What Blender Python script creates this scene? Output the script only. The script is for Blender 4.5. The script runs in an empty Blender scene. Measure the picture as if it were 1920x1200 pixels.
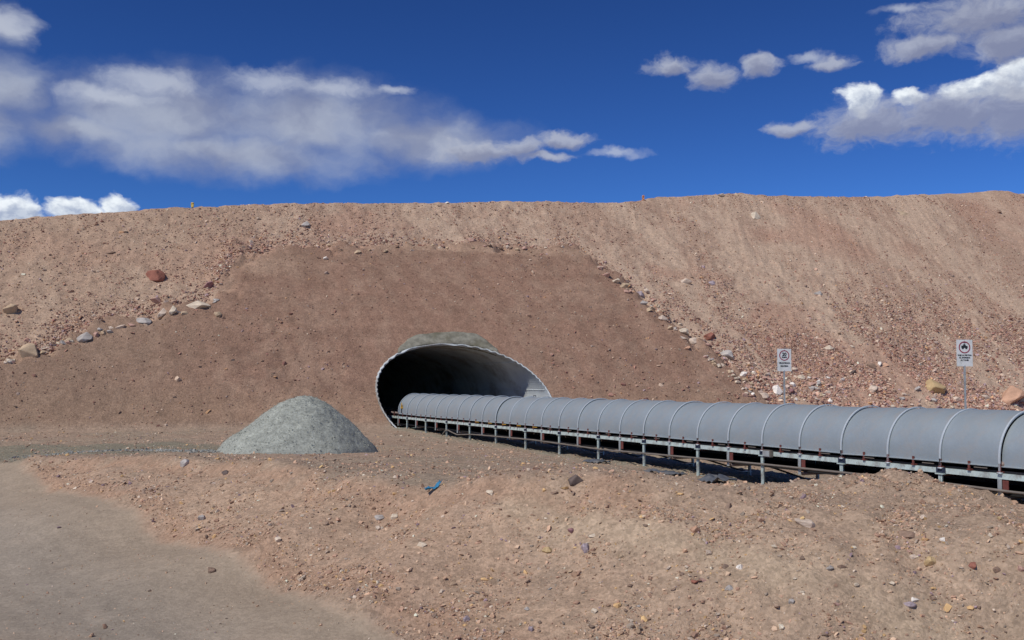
import bpy, bmesh, math, random
import numpy as np
from mathutils import Vector, Matrix
random.seed(7); RNG = np.random.default_rng(7)
C = bpy.context.scene.collection

# ------------------------------------------------------------------ camera
EYE, F = 1.9, 1867.0                       # eye height, focal length in photo pixels (1920 wide)
PITCH = math.atan(119.0 / F)
CP, SP = math.cos(PITCH), math.sin(PITCH)
cam_d = bpy.data.cameras.new('camera'); cam = bpy.data.objects.new('camera', cam_d); C.objects.link(cam)
cam.location = (0, 0, EYE); cam.rotation_euler = (math.radians(90) + PITCH, 0, 0)
cam_d.sensor_width = 36; cam_d.lens = F / 1920 * 36; cam_d.clip_start = .1; cam_d.clip_end = 3000
sc = bpy.context.scene; sc.camera = cam
sc.view_settings.view_transform = 'Standard'; sc.view_settings.look = 'None'
sc.view_settings.exposure = 0.06; sc.view_settings.gamma = 1; sc.view_settings.use_curve_mapping = False

# ------------------------------------------------------------------ light
TO_SUN = Vector((-.46, -.46, .76)).normalized()
sun_d = bpy.data.lights.new('sun', 'SUN'); sun = bpy.data.objects.new('sun', sun_d); C.objects.link(sun)
sun_d.energy = 3.1; sun_d.angle = math.radians(.5); sun_d.color = (1, .945, .865)
sun.rotation_euler = TO_SUN.to_track_quat('Z', 'Y').to_euler()

def ray(px, py):
    v = (600 - py) / F
    return np.array([(px - 960) / F, CP - v * SP, SP + v * CP])
def azel(px, py):
    d = ray(px, py); d = d / np.linalg.norm(d)
    return math.degrees(math.atan2(d[0], d[1])), math.degrees(math.asin(d[2]))

world = bpy.data.worlds.new('World'); sc.world = world; world.use_nodes = True
nt = world.node_tree; N, L = nt.nodes, nt.links
for n in list(N): N.remove(n)
def nd(t, **k):
    n = N.new(t)
    for a, b in k.items(): setattr(n, a, b)
    return n
def plug(s, v):
    if isinstance(v, (int, float)): s.default_value = v
    elif isinstance(v, (tuple, list)): s.default_value = v
    else: L.new(v, s)
def mth(op, a, b=0.0, c=0.0, clamp=False):
    n = nd('ShaderNodeMath', operation=op, use_clamp=clamp)
    plug(n.inputs[0], a); plug(n.inputs[1], b); plug(n.inputs[2], c)
    return n.outputs[0]
def sstep(v, lo, hi, a=0.0, b=1.0):
    n = nd('ShaderNodeMapRange', interpolation_type='SMOOTHSTEP')
    plug(n.inputs[0], v); plug(n.inputs[1], lo); plug(n.inputs[2], hi); plug(n.inputs[3], a); plug(n.inputs[4], b)
    return n.outputs[0]
def mixc(f, a, b, mode='MIX'):
    n = nd('ShaderNodeMix', data_type='RGBA', blend_type=mode)
    plug(n.inputs[0], f); plug(n.inputs[6], a); plug(n.inputs[7], b)
    return n.outputs[2]
sky = nd('ShaderNodeTexSky', sky_type='NISHITA', sun_disc=False)
sky.sun_elevation = math.asin(TO_SUN.z); sky.sun_rotation = math.atan2(TO_SUN.x, TO_SUN.y)
sky.altitude = 4000; sky.air_density = 1.4; sky.dust_density = 0.0; sky.ozone_density = 10.0
SKY_STRENGTH = .112
tc = nd('ShaderNodeTexCoord'); sep = nd('ShaderNodeSeparateXYZ'); L.new(tc.outputs['Generated'], sep.inputs[0])
AZ0 = mth('MULTIPLY', mth('ARCTAN2', sep.outputs[0], sep.outputs[1]), 57.2958)
AZ = mth('SUBTRACT', mth('PINGPONG', mth('ADD', AZ0, 33.0), 66.0), 33.0)     # the same kind of clouds go on all round
EL = mth('MULTIPLY', mth('ARCSINE', sep.outputs[2]), 57.2958)
def noise(az, el, sx, sy, detail, rough, off=0.0, dist=0.0):
    cb = nd('ShaderNodeCombineXYZ'); plug(cb.inputs[0], mth('MULTIPLY', az, sx)); plug(cb.inputs[1], mth('MULTIPLY', el, sy)); cb.inputs[2].default_value = off
    n = nd('ShaderNodeTexNoise'); n.noise_dimensions = '3D'; L.new(cb.outputs[0], n.inputs['Vector'])
    n.inputs['Scale'].default_value = 1; n.inputs['Detail'].default_value = detail; n.inputs['Roughness'].default_value = rough
    n.inputs['Distortion'].default_value = dist
    return n.outputs[0]
PXD = 57.2958 / F
AZW = mth('ADD', AZ, mth('MULTIPLY', mth('SUBTRACT', noise(AZ, EL, .33, .5, 4, .55, 21.0), .5), 3.0))   # ragged outlines
ELW = mth('ADD', EL, mth('MULTIPLY', mth('SUBTRACT', noise(AZ, EL, .45, .6, 4, .55, 33.0), .5), 1.5))
def field(az, el, ells):
    out = None
    for (cx, cy, rx, ry) in ells:
        a0, e0 = azel(cx, cy)
        u = mth('DIVIDE', mth('SUBTRACT', az, a0), rx * PXD); v = mth('DIVIDE', mth('SUBTRACT', el, e0), ry * PXD)
        d = mth('SQRT', mth('ADD', mth('MULTIPLY', u, u), mth('MULTIPLY', v, v)))
        f = mth('SUBTRACT', 1.0, d)
        out = f if out is None else mth('SMOOTH_MAX', out, f, .18)
    return out
def density(az, el, ells, amp, sx, sy, detail, rough, lo, hi, off, floor=-.9):
    f = mth('MAXIMUM', field(az, el, ells), floor)
    n = mth('SUBTRACT', mth('ADD', mth('MULTIPLY', noise(az, el, sx, sy, detail, rough, off), .6), mth('MULTIPLY', noise(az, el, sx * 3.1, sy * 3.1, 5, .6, off + 9), .4)), .5)
    return sstep(mth('ADD', f, mth('MULTIPLY', n, amp)), lo, hi)
HAZY = [(320, 222, 320, 105), (575, 232, 290, 105), (150, 240, 170, 50), (790, 265, 230, 60), (15, 165, 95, 62), (-10, 45, 62, 40), (430, 285, 430, 60), (-60, 235, 120, 70)]
SOFT = [(290, 152, 120, 32), (505, 150, 100, 34), (200, 178, 110, 24), (620, 165, 100, 22), (15, 45, 50, 34), (735, 170, 60, 13), (1160, 286, 64, 11), (1515, 104, 50, 11), (1685, 22, 55, 13)]
WHITE = [(18, 396, 54, 36), (140, 397, 60, 26), (214, 388, 34, 26), (1606, 188, 44, 30), (1700, 180, 44, 18), (1835, 163, 66, 26), (1915, 148, 60, 36)]
GREY = [(1640, 230, 135, 48), (1780, 216, 175, 58), (1915, 205, 110, 72), (1475, 240, 60, 18), (900, 284, 120, 28), (985, 278, 60, 26), (1062, 261, 76, 20), (1030, 295, 76, 13),
        (1255, 124, 62, 24), (1342, 143, 50, 30), (1422, 124, 46, 26), (1560, 117, 52, 17), (1850, 25, 175, 44), (1890, 80, 84, 50), (1735, 86, 95, 26), (2050, 60, 150, 60), (2080, 200, 120, 60)]
dH = density(AZW, ELW, HAZY, .9, .22, .34, 6, .5, -.10, .95, 3.1, -1.2)
dS = density(AZW, ELW, SOFT, 1.0, .7, 1.0, 7, .55, -.02, .9, 15.2)
dW = density(AZW, ELW, WHITE, 1.0, .9, 1.1, 8, .55, .0, .46, 8.3)
UA, UE = mth('SUBTRACT', AZW, .2), mth('ADD', ELW, .42)
dWu = density(UA, UE, WHITE, 1.0, .9, 1.1, 8, .55, .03, .62, 8.3)
dG = density(AZW, ELW, GREY, 1.25, .7, 1.1, 8, .56, .0, .68, 5.7)
dGu = density(UA, UE, GREY, 1.25, .7, 1.1, 8, .56, .0, .8, 5.7)
nH = noise(AZW, ELW, .26, .34, 5, .5, 12.0)
cH = mixc(sstep(nH, .36, .66), (.27, .30, .41, 1), (.43, .47, .56, 1))
nW = noise(AZ, EL, 1.7, 2.1, 6, .6, 44.0)
cW = mixc(mth('MULTIPLY', mth('ADD', mth('MULTIPLY', dWu, .75), sstep(nW, .62, .36, 0.0, .45)), .9, 0.0, True), (.88, .93, .97, 1), (.40, .46, .59, 1))
cG = mixc(dGu, (.45, .48, .57, 1), (.26, .28, .38, 1))
gm = nd('ShaderNodeGamma'); gm.inputs[1].default_value = 1.6
base = nd('ShaderNodeVectorMath', operation='SCALE'); L.new(sky.outputs[0], base.inputs[0]); base.inputs['Scale'].default_value = SKY_STRENGTH
L.new(base.outputs[0], gm.inputs[0])
col = mixc(mth('MULTIPLY', dH, .84), gm.outputs[0], cH)
col = mixc(mth('MULTIPLY', dS, .55), col, (.60, .64, .72, 1))
col = mixc(mth('MULTIPLY', dW, .96), col, cW)
col = mixc(mth('MULTIPLY', dG, .80), col, cG)
bg = nd('ShaderNodeBackground'); L.new(col, bg.inputs[0]); bg.inputs[1].default_value = 1.0
ow = nd('ShaderNodeOutputWorld'); L.new(bg.outputs[0], ow.inputs[0])

# ------------------------------------------------------------------ materials
def mat(name, color=(.5, .5, .5), rough=.8, metal=0.0, spec=.3, attr=None, attr_type='GEOMETRY', var=0.0, vscale=3.0, bump=0.0, bscale=20.0, dirt=None, dscale=2.0, spot=0.0):
    m = bpy.data.materials.new(name); m.use_nodes = True; t = m.node_tree; b = t.nodes['Principled BSDF']
    b.inputs['Roughness'].default_value = rough; b.inputs['Metallic'].default_value = metal; b.inputs['Specular IOR Level'].default_value = spec
    def new(k): return t.nodes.new(k)
    co = new('ShaderNodeTexCoord').outputs['Object']
    if attr == 'OBJ': c = new('ShaderNodeObjectInfo').outputs['Color']
    elif attr:
        a = new('ShaderNodeAttribute'); a.attribute_name = attr; a.attribute_type = attr_type; c = a.outputs['Color']
    else:
        r = new('ShaderNodeRGB'); r.outputs[0].default_value = (*color, 1); c = r.outputs[0]
    def mul(c, fac_out, lo, hi, flo=.3, fhi=.7):
        mr = new('ShaderNodeMapRange'); t.links.new(fac_out, mr.inputs[0]); mr.inputs[1].default_value = flo; mr.inputs[2].default_value = fhi; mr.inputs[3].default_value = lo; mr.inputs[4].default_value = hi
        s = new('ShaderNodeVectorMath'); s.operation = 'SCALE'; t.links.new(c, s.inputs[0]); t.links.new(mr.outputs[0], s.inputs['Scale'])
        return s.outputs[0]
    def noi(s, d=6, r=.6):
        n = new('ShaderNodeTexNoise'); n.inputs['Scale'].default_value = s; n.inputs['Detail'].default_value = d; n.inputs['Roughness'].default_value = r
        t.links.new(co, n.inputs['Vector']); return n.outputs[0]
    if var: c = mul(c, noi(vscale), 1 - var, 1 + var)
    if spot:
        for s, k in ((9.0, .6), (28.0, 1.0)):
            v = new('ShaderNodeTexVoronoi'); v.inputs['Scale'].default_value = s; t.links.new(co, v.inputs['Vector'])
            sp = new('ShaderNodeSeparateColor'); t.links.new(v.outputs['Color'], sp.inputs[0])
            c = mul(c, sp.outputs[0], 1 - spot * k, 1 + spot * k, 0, 1)
    if dirt:
        mx = new('ShaderNodeMix'); mx.data_type = 'RGBA'; mr = new('ShaderNodeMapRange'); t.links.new(noi(dscale, 8, .65), mr.inputs[0])
        mr.inputs[1].default_value = .48; mr.inputs[2].default_value = .72
        t.links.new(mr.outputs[0], mx.inputs[0]); t.links.new(c, mx.inputs[6]); mx.inputs[7].default_value = (*dirt, 1); c = mx.outputs[2]
    t.links.new(c, b.inputs['Base Color'])
    if bump:
        bp = new('ShaderNodeBump'); bp.inputs['Strength'].default_value = 1.0; bp.inputs['Distance'].default_value = bump
        t.links.new(noi(bscale, 10, .7), bp.inputs['Height']); t.links.new(bp.outputs[0], b.inputs['Normal'])
    return m
M = dict(
    soil=mat('loose_earth', rough=.95, spec=.12, attr='col', var=.10, vscale=2.2, bump=.05, bscale=11, spot=.19),
    packed=mat('packed_earth', rough=.93, spec=.15, attr='col', var=.07, vscale=.9, bump=.02, bscale=14, spot=.10),
    stone=mat('gravel_stone', rough=.9, spec=.2, attr='col', attr_type='INSTANCER', var=.15, vscale=2),
    rock=mat('rock', rough=.9, spec=.2, attr='OBJ', var=.28, vscale=2.2, bump=.02, bscale=3.0, spot=.05),
    pile=mat('grey_gravel', color=(.335, .35, .305), rough=.95, spec=.1, var=.14, vscale=2.5, bump=.02, bscale=14, spot=.2),
    hood=mat('hood_sheet', color=(.34, .392, .415), rough=.55, metal=.3, spec=.4, var=.12, vscale=.9, bump=.018, bscale=1.4, dirt=(.37, .36, .34), dscale=1.7),
    galv=mat('galvanised_steel', color=(.50, .54, .54), rough=.5, metal=.5, spec=.4, var=.15, vscale=6, dirt=(.28, .24, .20), dscale=4),
    band=mat('hood_band_steel', color=(.50, .55, .58), rough=.5, metal=.15, spec=.4, var=.08, vscale=5),
    greenish=mat('painted_stringer', color=(.60, .71, .67), rough=.55, metal=.25, spec=.4, var=.15, vscale=4, dirt=(.25, .22, .2), dscale=5),
    rust=mat('rusty_red_steel', color=(.17, .055, .045), rough=.8, spec=.25, var=.3, vscale=9),
    dark=mat('dark_blue_steel', color=(.03, .04, .07), rough=.6, spec=.3, var=.2, vscale=7),
    rubber=mat('belt_rubber', color=(.02, .019, .019), rough=.75, spec=.3, var=.2, vscale=4),
    roller=mat('roller_steel', color=(.22, .17, .15), rough=.6, metal=.3, var=.2, vscale=6),
    yellow=mat('yellow_roller_paint', color=(.62, .36, .05), rough=.5, spec=.4, var=.2, vscale=9),
    conduit=mat('conduit_tan', color=(.19, .165, .14), rough=.65, spec=.3, var=.2, vscale=3),
    hose=mat('black_hose', color=(.015, .015, .018), rough=.5, spec=.4),
    pipe=mat('corrugated_steel', color=(.57, .61, .61), rough=.6, metal=.1, spec=.35, var=.15, vscale=.9, dirt=(.25, .205, .15), dscale=.6),
    concrete=mat('weathered_concrete', color=(.235, .225, .18), rough=.92, spec=.15, var=.38, vscale=3.2, bump=.02, bscale=12, dirt=(.15, .14, .095), dscale=1.2),
    sign=mat('sign_white', color=(.74, .76, .75), rough=.45, spec=.35, var=.06, vscale=5, dirt=(.52, .55, .52), dscale=3),
    red=mat('sign_red', color=(.30, .03, .06), rough=.5, spec=.3), black=mat('sign_black', color=(.025, .03, .035), rough=.5, spec=.3),
    blue=mat('blue_cloth', color=(.035, .20, .36), rough=.7, spec=.3, var=.3, vscale=12),
    liner=mat('grey_liner', color=(.10, .11, .125), rough=.55, spec=.35, var=.3, vscale=5, dirt=(.27, .24, .19), dscale=3),
    stake=mat('stake_wood', color=(.40, .33, .22), rough=.8), stake_y=mat('stake_tape_yellow', color=(.62, .45, .10), rough=.6), stake_o=mat('stake_tape_orange', color=(.58, .25, .12), rough=.6),
)

# ------------------------------------------------------------------ helpers
def link(o, parent=None):
    C.objects.link(o)
    if parent is not None: o.parent = parent
    return o
def tag(o, label=None, cat=None, group=None, kind=None):
    for k, v in (('label', label), ('category', cat), ('group', group), ('kind', kind)):
        if v: o[k] = v
    return o
def empty(name, loc=(0, 0, 0)):
    o = bpy.data.objects.new(name, None); o.location = loc; o.empty_display_size = .2
    return link(o)
def mesh_np(name, verts, faces, m, smooth=True, col=None):
    me = bpy.data.meshes.new(name); verts = np.asarray(verts, np.float32); faces = np.asarray(faces, np.int32)
    k = faces.shape[1]; me.vertices.add(len(verts)); me.vertices.foreach_set('co', verts.ravel())
    me.loops.add(faces.size); me.loops.foreach_set('vertex_index', faces.ravel())
    me.polygons.add(len(faces)); me.polygons.foreach_set('loop_start', np.arange(0, faces.size, k, dtype=np.int32))
    me.polygons.foreach_set('use_smooth', np.full(len(faces), smooth)); me.update(calc_edges=True)
    if col is not None:
        a = me.attributes.new('col', 'FLOAT_COLOR', 'POINT')
        a.data.foreach_set('color', np.concatenate([col, np.ones((len(col), 1))], 1).astype(np.float32).ravel())
    me.materials.append(m); me.validate()
    return me
def obj(name, me, parent=None): return link(bpy.data.objects.new(name, me), parent)
class MB:
    def __init__(s): s.v = []; s.f = []
    def quadgrid(s, pts):                                  # pts: rows x cols x 3
        pts = np.asarray(pts); r, c = pts.shape[:2]; b = len(s.v); s.v += [tuple(p) for p in pts.reshape(-1, 3)]
        for i in range(r - 1):
            for j in range(c - 1): s.f.append((b + i * c + j, b + i * c + j + 1, b + (i + 1) * c + j + 1, b + (i + 1) * c + j))
        return s
    def box(s, lo, hi):
        b = len(s.v); x0, y0, z0 = lo; x1, y1, z1 = hi
        s.v += [(x0, y0, z0), (x1, y0, z0), (x1, y1, z0), (x0, y1, z0), (x0, y0, z1), (x1, y0, z1), (x1, y1, z1), (x0, y1, z1)]
        s.f += [tuple(b + i for i in f) for f in ((0, 3, 2, 1), (4, 5, 6, 7), (0, 1, 5, 4), (1, 2, 6, 5), (2, 3, 7, 6), (3, 0, 4, 7))]
        return s
    def tube(s, pts, r, n=8):
        pts = [Vector(p) for p in pts]; b = len(s.v)
        for i, p in enumerate(pts):
            d = (pts[min(i + 1, len(pts) - 1)] - pts[max(i - 1, 0)]).normalized()
            u = d.cross(Vector((0, 0, 1))); u = u if u.length > .05 else d.cross(Vector((1, 0, 0))); u.normalize(); w = u.cross(d)
            for k in range(n):
                a = 2 * math.pi * k / n; s.v.append(tuple(p + r * (math.cos(a) * u + math.sin(a) * w)))
        for i in range(len(pts) - 1):
            for k in range(n): s.f.append((b + i * n + k, b + i * n + (k + 1) % n, b + (i + 1) * n + (k + 1) % n, b + (i + 1) * n + k))
        s.f.append(tuple(b + k for k in reversed(range(n)))); s.f.append(tuple(b + (len(pts) - 1) * n + k for k in range(n)))
        return s
    def mesh(s, name, m, smooth=False, bevel=0.0):
        me = bpy.data.meshes.new(name); me.from_pydata(s.v, [], s.f)
        bm = bmesh.new(); bm.from_mesh(me); bmesh.ops.recalc_face_normals(bm, faces=bm.faces)
        if bevel: bmesh.ops.bevel(bm, geom=bm.edges[:], offset=bevel, segments=2, affect='EDGES')
        bm.to_mesh(me); bm.free()
        for p in me.polygons: p.use_smooth = smooth
        me.materials.append(m); return me
def hashang(ix, iy, seed):
    h = (ix.astype(np.int64) * 374761393 + iy.astype(np.int64) * 668265263 + seed * 974634777) & 0xffffffff
    h = ((h ^ (h >> 13)) * 1274126177) & 0xffffffff; h = h ^ (h >> 16)
    return (h & 0xffff) * (2 * np.pi / 65536)
def pn(x, y, seed=0):
    ix, iy = np.floor(x), np.floor(y); fx, fy = x - ix, y - iy
    def g(a, b):
        an = hashang(ix + a, iy + b, seed); return np.cos(an) * (fx - a) + np.sin(an) * (fy - b)
    u = fx ** 3 * (fx * (6 * fx - 15) + 10); v = fy ** 3 * (fy * (6 * fy - 15) + 10)
    return 1.5 * ((g(0, 0) * (1 - u) + g(1, 0) * u) * (1 - v) + (g(0, 1) * (1 - u) + g(1, 1) * u) * v)
def fbm(x, y, oct=4, seed=0, gain=.5):
    o = 0; a = 1.0
    for k in range(oct): o = o + a * pn(x * 2 ** k + 17.3 * k, y * 2 ** k - 9.1 * k, seed + k); a *= gain
    return o
def ss(x, lo, hi):
    t = np.clip((x - lo) / (hi - lo), 0, 1); return t * t * (3 - 2 * t)
def poly_sdf(px, py, poly):                               # negative inside
    poly = np.asarray(poly, float); d = np.full(px.shape, 1e18); ins = np.zeros(px.shape, bool)
    for (x0, y0), (x1, y1) in zip(poly, np.roll(poly, -1, 0)):
        ex, ey = x1 - x0, y1 - y0; wx, wy = px - x0, py - y0
        t = np.clip((wx * ex + wy * ey) / (ex * ex + ey * ey + 1e-12), 0, 1)
        d = np.minimum(d, (wx - ex * t) ** 2 + (wy - ey * t) ** 2)
        if y0 != y1: ins ^= ((y0 > py) != (y1 > py)) & (px < (x1 - x0) * (py - y0) / (y1 - y0) + x0)
    d = np.sqrt(d); return np.where(ins, -d, d)

# ------------------------------------------------------------------ frames of the place
TH = math.radians(24.7); CT, ST = math.cos(TH), math.sin(TH)      # tunnel and conveyor run this way, to the left and away
def P3(s, r, z): return (-ST * s + CT * r, CT * s + ST * r, z)
A_, B_, ZC, RC, EX = 4.05, 2.59, 1.19, 17.35, .94                  # tunnel half width, half height, centre
MS = -.15                                                         # plan skew of the embankment face
def srq(x, y):
    s = -ST * x + CT * y; r = CT * x + ST * y; w = r - RC
    return s, w, s - MS * w
def wq_xy(w, q):
    s = q + MS * w; r = w + RC; return -ST * s + CT * r, CT * s + ST * r
Q_RUB, K_RUB, Q_FILL = 41.95, 1.15, 41.56
def z_rub(q): return (q - Q_RUB) / K_RUB
def z_fill(q): return np.where(q < Q_FILL + 4.5, q - Q_FILL, 4.5 + (q - Q_FILL - 4.5) / 1.2)
def hit_rub(px, py, off=0.0):
    d = ray(px, py); s, w, q = srq(d[0], d[1]); qd = s - MS * (w + RC); q0 = MS * RC
    t = (EYE * K_RUB + Q_RUB + off - q0) / (qd - d[2] * K_RUB)
    x, y = t * d[0], t * d[1]; s, w, q = srq(x, y)
    return w, EYE + t * d[2]
crest_px = [(-400, 440), (-200, 432), (0, 415), (60, 407), (120, 403), (200, 399), (260, 395), (300, 391), (380, 388), (450, 385), (540, 382), (640, 381), (830, 380), (960, 378), (1050, 377), (1110, 380),
            (1180, 379), (1205, 376), (1230, 370), (1300, 367), (1345, 365), (1390, 362), (1440, 366), (1500, 368), (1650, 369), (1730, 364), (1770, 358), (1920, 358), (2200, 352), (2500, 350)]
cw = np.array([hit_rub(*p) for p in crest_px]); CREST_W, CREST_Z = cw[:, 0], cw[:, 1] + .05
fill_px = [(-500, 800), (-200, 735), (0, 682), (60, 670), (150, 640), (290, 600), (385, 574), (432, 540), (452, 500), (500, 478), (640, 468), (860, 468), (1075, 475), (1110, 500), (1200, 565), (1290, 652), (1400, 722), (1448, 765), (1480, 850), (1480, 1000), (-900, 1000)]
FILL_POLY = np.array([hit_rub(*p) for p in fill_px])

def gp(px, py, z):
    d = ray(px, py); t = (z - EYE) / d[2]; return (d[0] * t, d[1] * t, z)
ctrl = [gp(*c) for c in [
    (1890, 945, -.06), (1500, 915, -.30), (1310, 888, -.28), (1210, 873, -.27), (1050, 852, -.28), (940, 833, -.22), (840, 819, -.18), (766, 803, -.08),
    (0, 832, -.06), (0, 862, -.12), (30, 868, -.12), (0, 900, -.32), (0, 1000, -.72), (0, 1200, -1.12), (300, 1000, -.64), (500, 1090, -.88), (740, 1200, -1.12), (100, 915, -.36),
    (60, 872, -.06), (200, 880, .02), (400, 885, .08), (640, 925, .13), (900, 945, .16), (1150, 960, .15), (1400, 975, .10), (1600, 985, .06),
    (570, 850, .0), (430, 850, -.02), (800, 850, .0), (720, 838, -.08), (1000, 880, .06), (1300, 925, 0.0), (1650, 893, .30), (1760, 904, .25), (1580, 908, .02), (1900, 952, -.02), (1830, 925, .1),
    (1650, 940, .2), (1900, 1000, 0), (1000, 1200, -1.02), (1400, 1200, -.95), (1900, 1200, -.95), (60, 866, .0), (120, 866, .03), (300, 868, .07), (500, 880, .10), (640, 900, .15), (300, 884, .05), (500, 905, .12), (400, 930, -.12), (560, 960, -.22), (700, 985, -.30), (900, 1000, -.18), (640, 1080, -.70), (180, 900, -.12), (1000, 1060, -.50), (1500, 1080, -.36), (1900, 1080, -.32), (500, 1000, -.36), (300, 940, -.22), (740, 1080, -.6)]]
ctrl += [(-6, 28.6, -.14), (-10, 33, -.1), (-3, 35, -.12), (0, 5, -1.35), (-10, 5, -1.35), (10, 5, -1.2), (-30, 15, -.9), (-40, 35, -.2), (-60, 0, -1.3), (60, 0, -1), (30, 14, -.2), (60, 30, -.2), (22, 24, -.25), (24, 36, -.1), (60, 60, 0), (14, 34, -.15),
         (12, 30, -.25), (10, 40, -.1), (30, 45, 0), (0, -20, -1.5), (-60, -40, -1.5), (60, -40, -1.5), (-5, 46, -.1), (-20, 42, -.05), (-45, 45, -.05), (-60, 60, 0)]
CTRL = np.array(ctrl)
def tps_phi(r2): return np.where(r2 > 1e-9, .5 * r2 * np.log(np.maximum(r2, 1e-9)), 0)
_n = len(CTRL); _d = ((CTRL[:, None, :2] - CTRL[None, :, :2]) ** 2).sum(-1)
_A = np.zeros((_n + 3, _n + 3)); _A[:_n, :_n] = tps_phi(_d) + np.eye(_n) * .08
_A[:_n, _n] = 1; _A[:_n, _n + 1:] = CTRL[:, :2]; _A[_n:, :_n] = _A[:_n, _n:].T
_W = np.linalg.solve(_A, np.concatenate([CTRL[:, 2], np.zeros(3)]))
def z_ground(x, y):
    xc, yc = np.clip(x, -60, 60), np.clip(y, -40, 60); o = _W[_n] + _W[_n + 1] * xc + _W[_n + 2] * yc
    for k in range(_n): o = o + _W[k] * tps_phi((xc - CTRL[k, 0]) ** 2 + (yc - CTRL[k, 1]) ** 2)
    return o
road_line = [gp(*c)[:2] for c in [(-60, 868, -.1), (40, 874, -.1), (75, 905, -.3), (100, 922, -.38), (300, 1003, -.65), (500, 1095, -.9), (740, 1203, -1.13)]]
ROAD = road_line + [(0.5, 9.5), (3, 5), (8, -3), (20, -20), (-70, -20), (-70, 20)]
track_line = [gp(*c)[:2] for c in [(-300, 838, -.1), (0, 836, -.08), (200, 836, -.1), (330, 832, -.12), (440, 838, -.12), (520, 846, -.1), (420, 850, -.05), (250, 862, -.02), (120, 868, -.05), (0, 872, -.12), (-300, 880, -.2)]]

# ------------------------------------------------------------------ terrain grid
def axis(parts): return np.unique(np.concatenate([np.arange(a, b, st) for a, b, st in parts] + [[parts[-1][1]]]).round(4))
GX = axis([(-300, -60, 30), (-60, -36, 2), (-36, -26, .25), (-26, 32, .105), (32, 44, .25), (44, 80, 2), (80, 300, 30)])
GY = axis([(-60, 0, 10), (0, 9, .6), (9, 20, .055), (20, 40, .085), (40, 62, .105), (62, 74, .5), (74, 110, 3), (110, 300, 30)])
XX, YY = np.meshgrid(GX, GY); nx, ny = len(GX), len(GY)
S_, W_, Q_ = srq(XX, YY)
zg = z_ground(XX, YY)
zr = z_rub(Q_); zf = z_fill(Q_)
fs = poly_sdf(W_, zr, FILL_POLY)                                    # < 0 in the smooth fill
edge_n = fbm(W_ * .6, zr * .6, 5, 5, .6) * .75
fillm = 1 - ss(fs + edge_n, -.8, .5 + .9 * ss(-W_, 6, 9) * ss(zr, 4.5, 7))
slope = zr + fillm * np.maximum(zf - zr, -.05)
gully = fbm(W_ * .55 - zr * .12, zr * .07 + 3, 4, 11) * (1 - fillm)     # runnels down the rubble
lump = fbm(W_ * .35, zr * .45, 5, 21, .55)
slope = slope + (1 - fillm) * (.0 * gully + .12 * lump + .07 * fbm(XX * 2.2, YY * 2.2, 4, 31, .6)) + fillm * (.10 * lump * ss(np.abs(W_), 4.3, 6) + .028 * fbm(W_ * 1.3, zr * 3.5, 4, 41, .6) + .014 * fbm(XX * 5, YY * 5, 3, 43, .6))
slope = slope + fillm * (.10 * np.exp(-((zr - 8.3) / .22) ** 2) + .08 * np.exp(-((zr - 7.1) / .2) ** 2) * ss(-W_, -2, 4))   # grader benches
slump = np.exp(-((W_ + 7.0) / 2.4) ** 2) * ss(zr, .2, 1.0) * (1 - ss(zr, 3.6, 5.2))
slope = slope - fillm * slump * .10 * np.abs(fbm(W_ * 1.1, zr * .8, 4, 47, .6)) + fillm * .022 * fbm(W_ * .12, zr * 2.4, 3, 49, .6)
zc = np.interp(W_, CREST_W, CREST_Z) + .07 * fbm(XX * 1.1, YY * 1.1, 4, 51, .6)
k_ = .25; h_ = np.clip(.5 + .5 * (zc - slope) / k_, 0, 1); emb = zc * (1 - h_) + slope * h_ - k_ * h_ * (1 - h_)
emb = np.where(Q_ > 85, np.minimum(emb, 12 - (Q_ - 85) / 1.4), emb)
roadd = poly_sdf(XX, YY, ROAD); roadn = fbm(XX * .8, YY * .8, 5, 61, .6); roadm = 1 - ss(roadd + .09 * roadn, -.16, .12)
edge_line = [gp(*c)[:2] for c in [(40, 868, .0), (100, 867, .02), (300, 876, .06), (500, 895, .11), (640, 915, .14), (900, 936, .16), (1150, 950, .15), (1400, 968, .10), (1900, 1015, .0), (2200, 1040, -.1)]]
benchd = poly_sdf(XX, YY, edge_line + [(40, 40), (-40, 40)])
lip = (1 - ss(benchd + .07 * fbm(XX * .7, YY * .7, 4, 65, .6), -.12, .40)) * np.exp(-(np.maximum(-benchd, 0) / 1.3) ** 2) * ss(-YY, -26, -22)
rough = .055 * fbm(XX * .9, YY * .9, 5, 71, .55) + .035 * fbm(XX * 3.1, YY * 3.1, 4, 73, .6)
heap = np.exp(-(((XX - gp(1700, 912, .3)[0]) / 1.5) ** 2 + ((YY - gp(1700, 912, .3)[1]) / 1.0) ** 2))
gr = zg + rough * (1 - .85 * roadm) * (.55 + .45 * ss(XX, 0, 5)) * (1 + .9 * heap) + .006 * fbm(XX * 5, YY * 5, 3, 75)
clod = ss(XX, -1, 3) * (1 - ss(YY, 15, 19)) * (YY < 22) * (1 - roadm); cl_n = fbm(XX * 1.7, YY * 1.7, 5, 77, .62)
gr = gr + .11 * heap + .23 * lip * (1 - .6 * ss(XX, 1, 4)) * (1 - roadm) + clod * (.07 * np.maximum(cl_n, -.1) + .02 * np.abs(fbm(XX * 6, YY * 6, 3, 79, .6)))
tr = CT * YY - ST * XX; gr = gr + .018 * np.sin((YY - .12 * XX) * 5.2) * ss(YY, 15.5, 17.5) * (1 - ss(YY, 24, 27)) * ss(-XX, -5, 0) * (roadm < .1)
gr = gr - .05 * np.exp(-(roadd / .35) ** 2) * (YY < 22) + .06 * np.exp(-((roadd - .28) / .22) ** 2) * (.4 + np.maximum(fbm(XX * 2.6, YY * 2.6, 3, 63, .6), -.3)) * (YY < 26)
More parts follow.
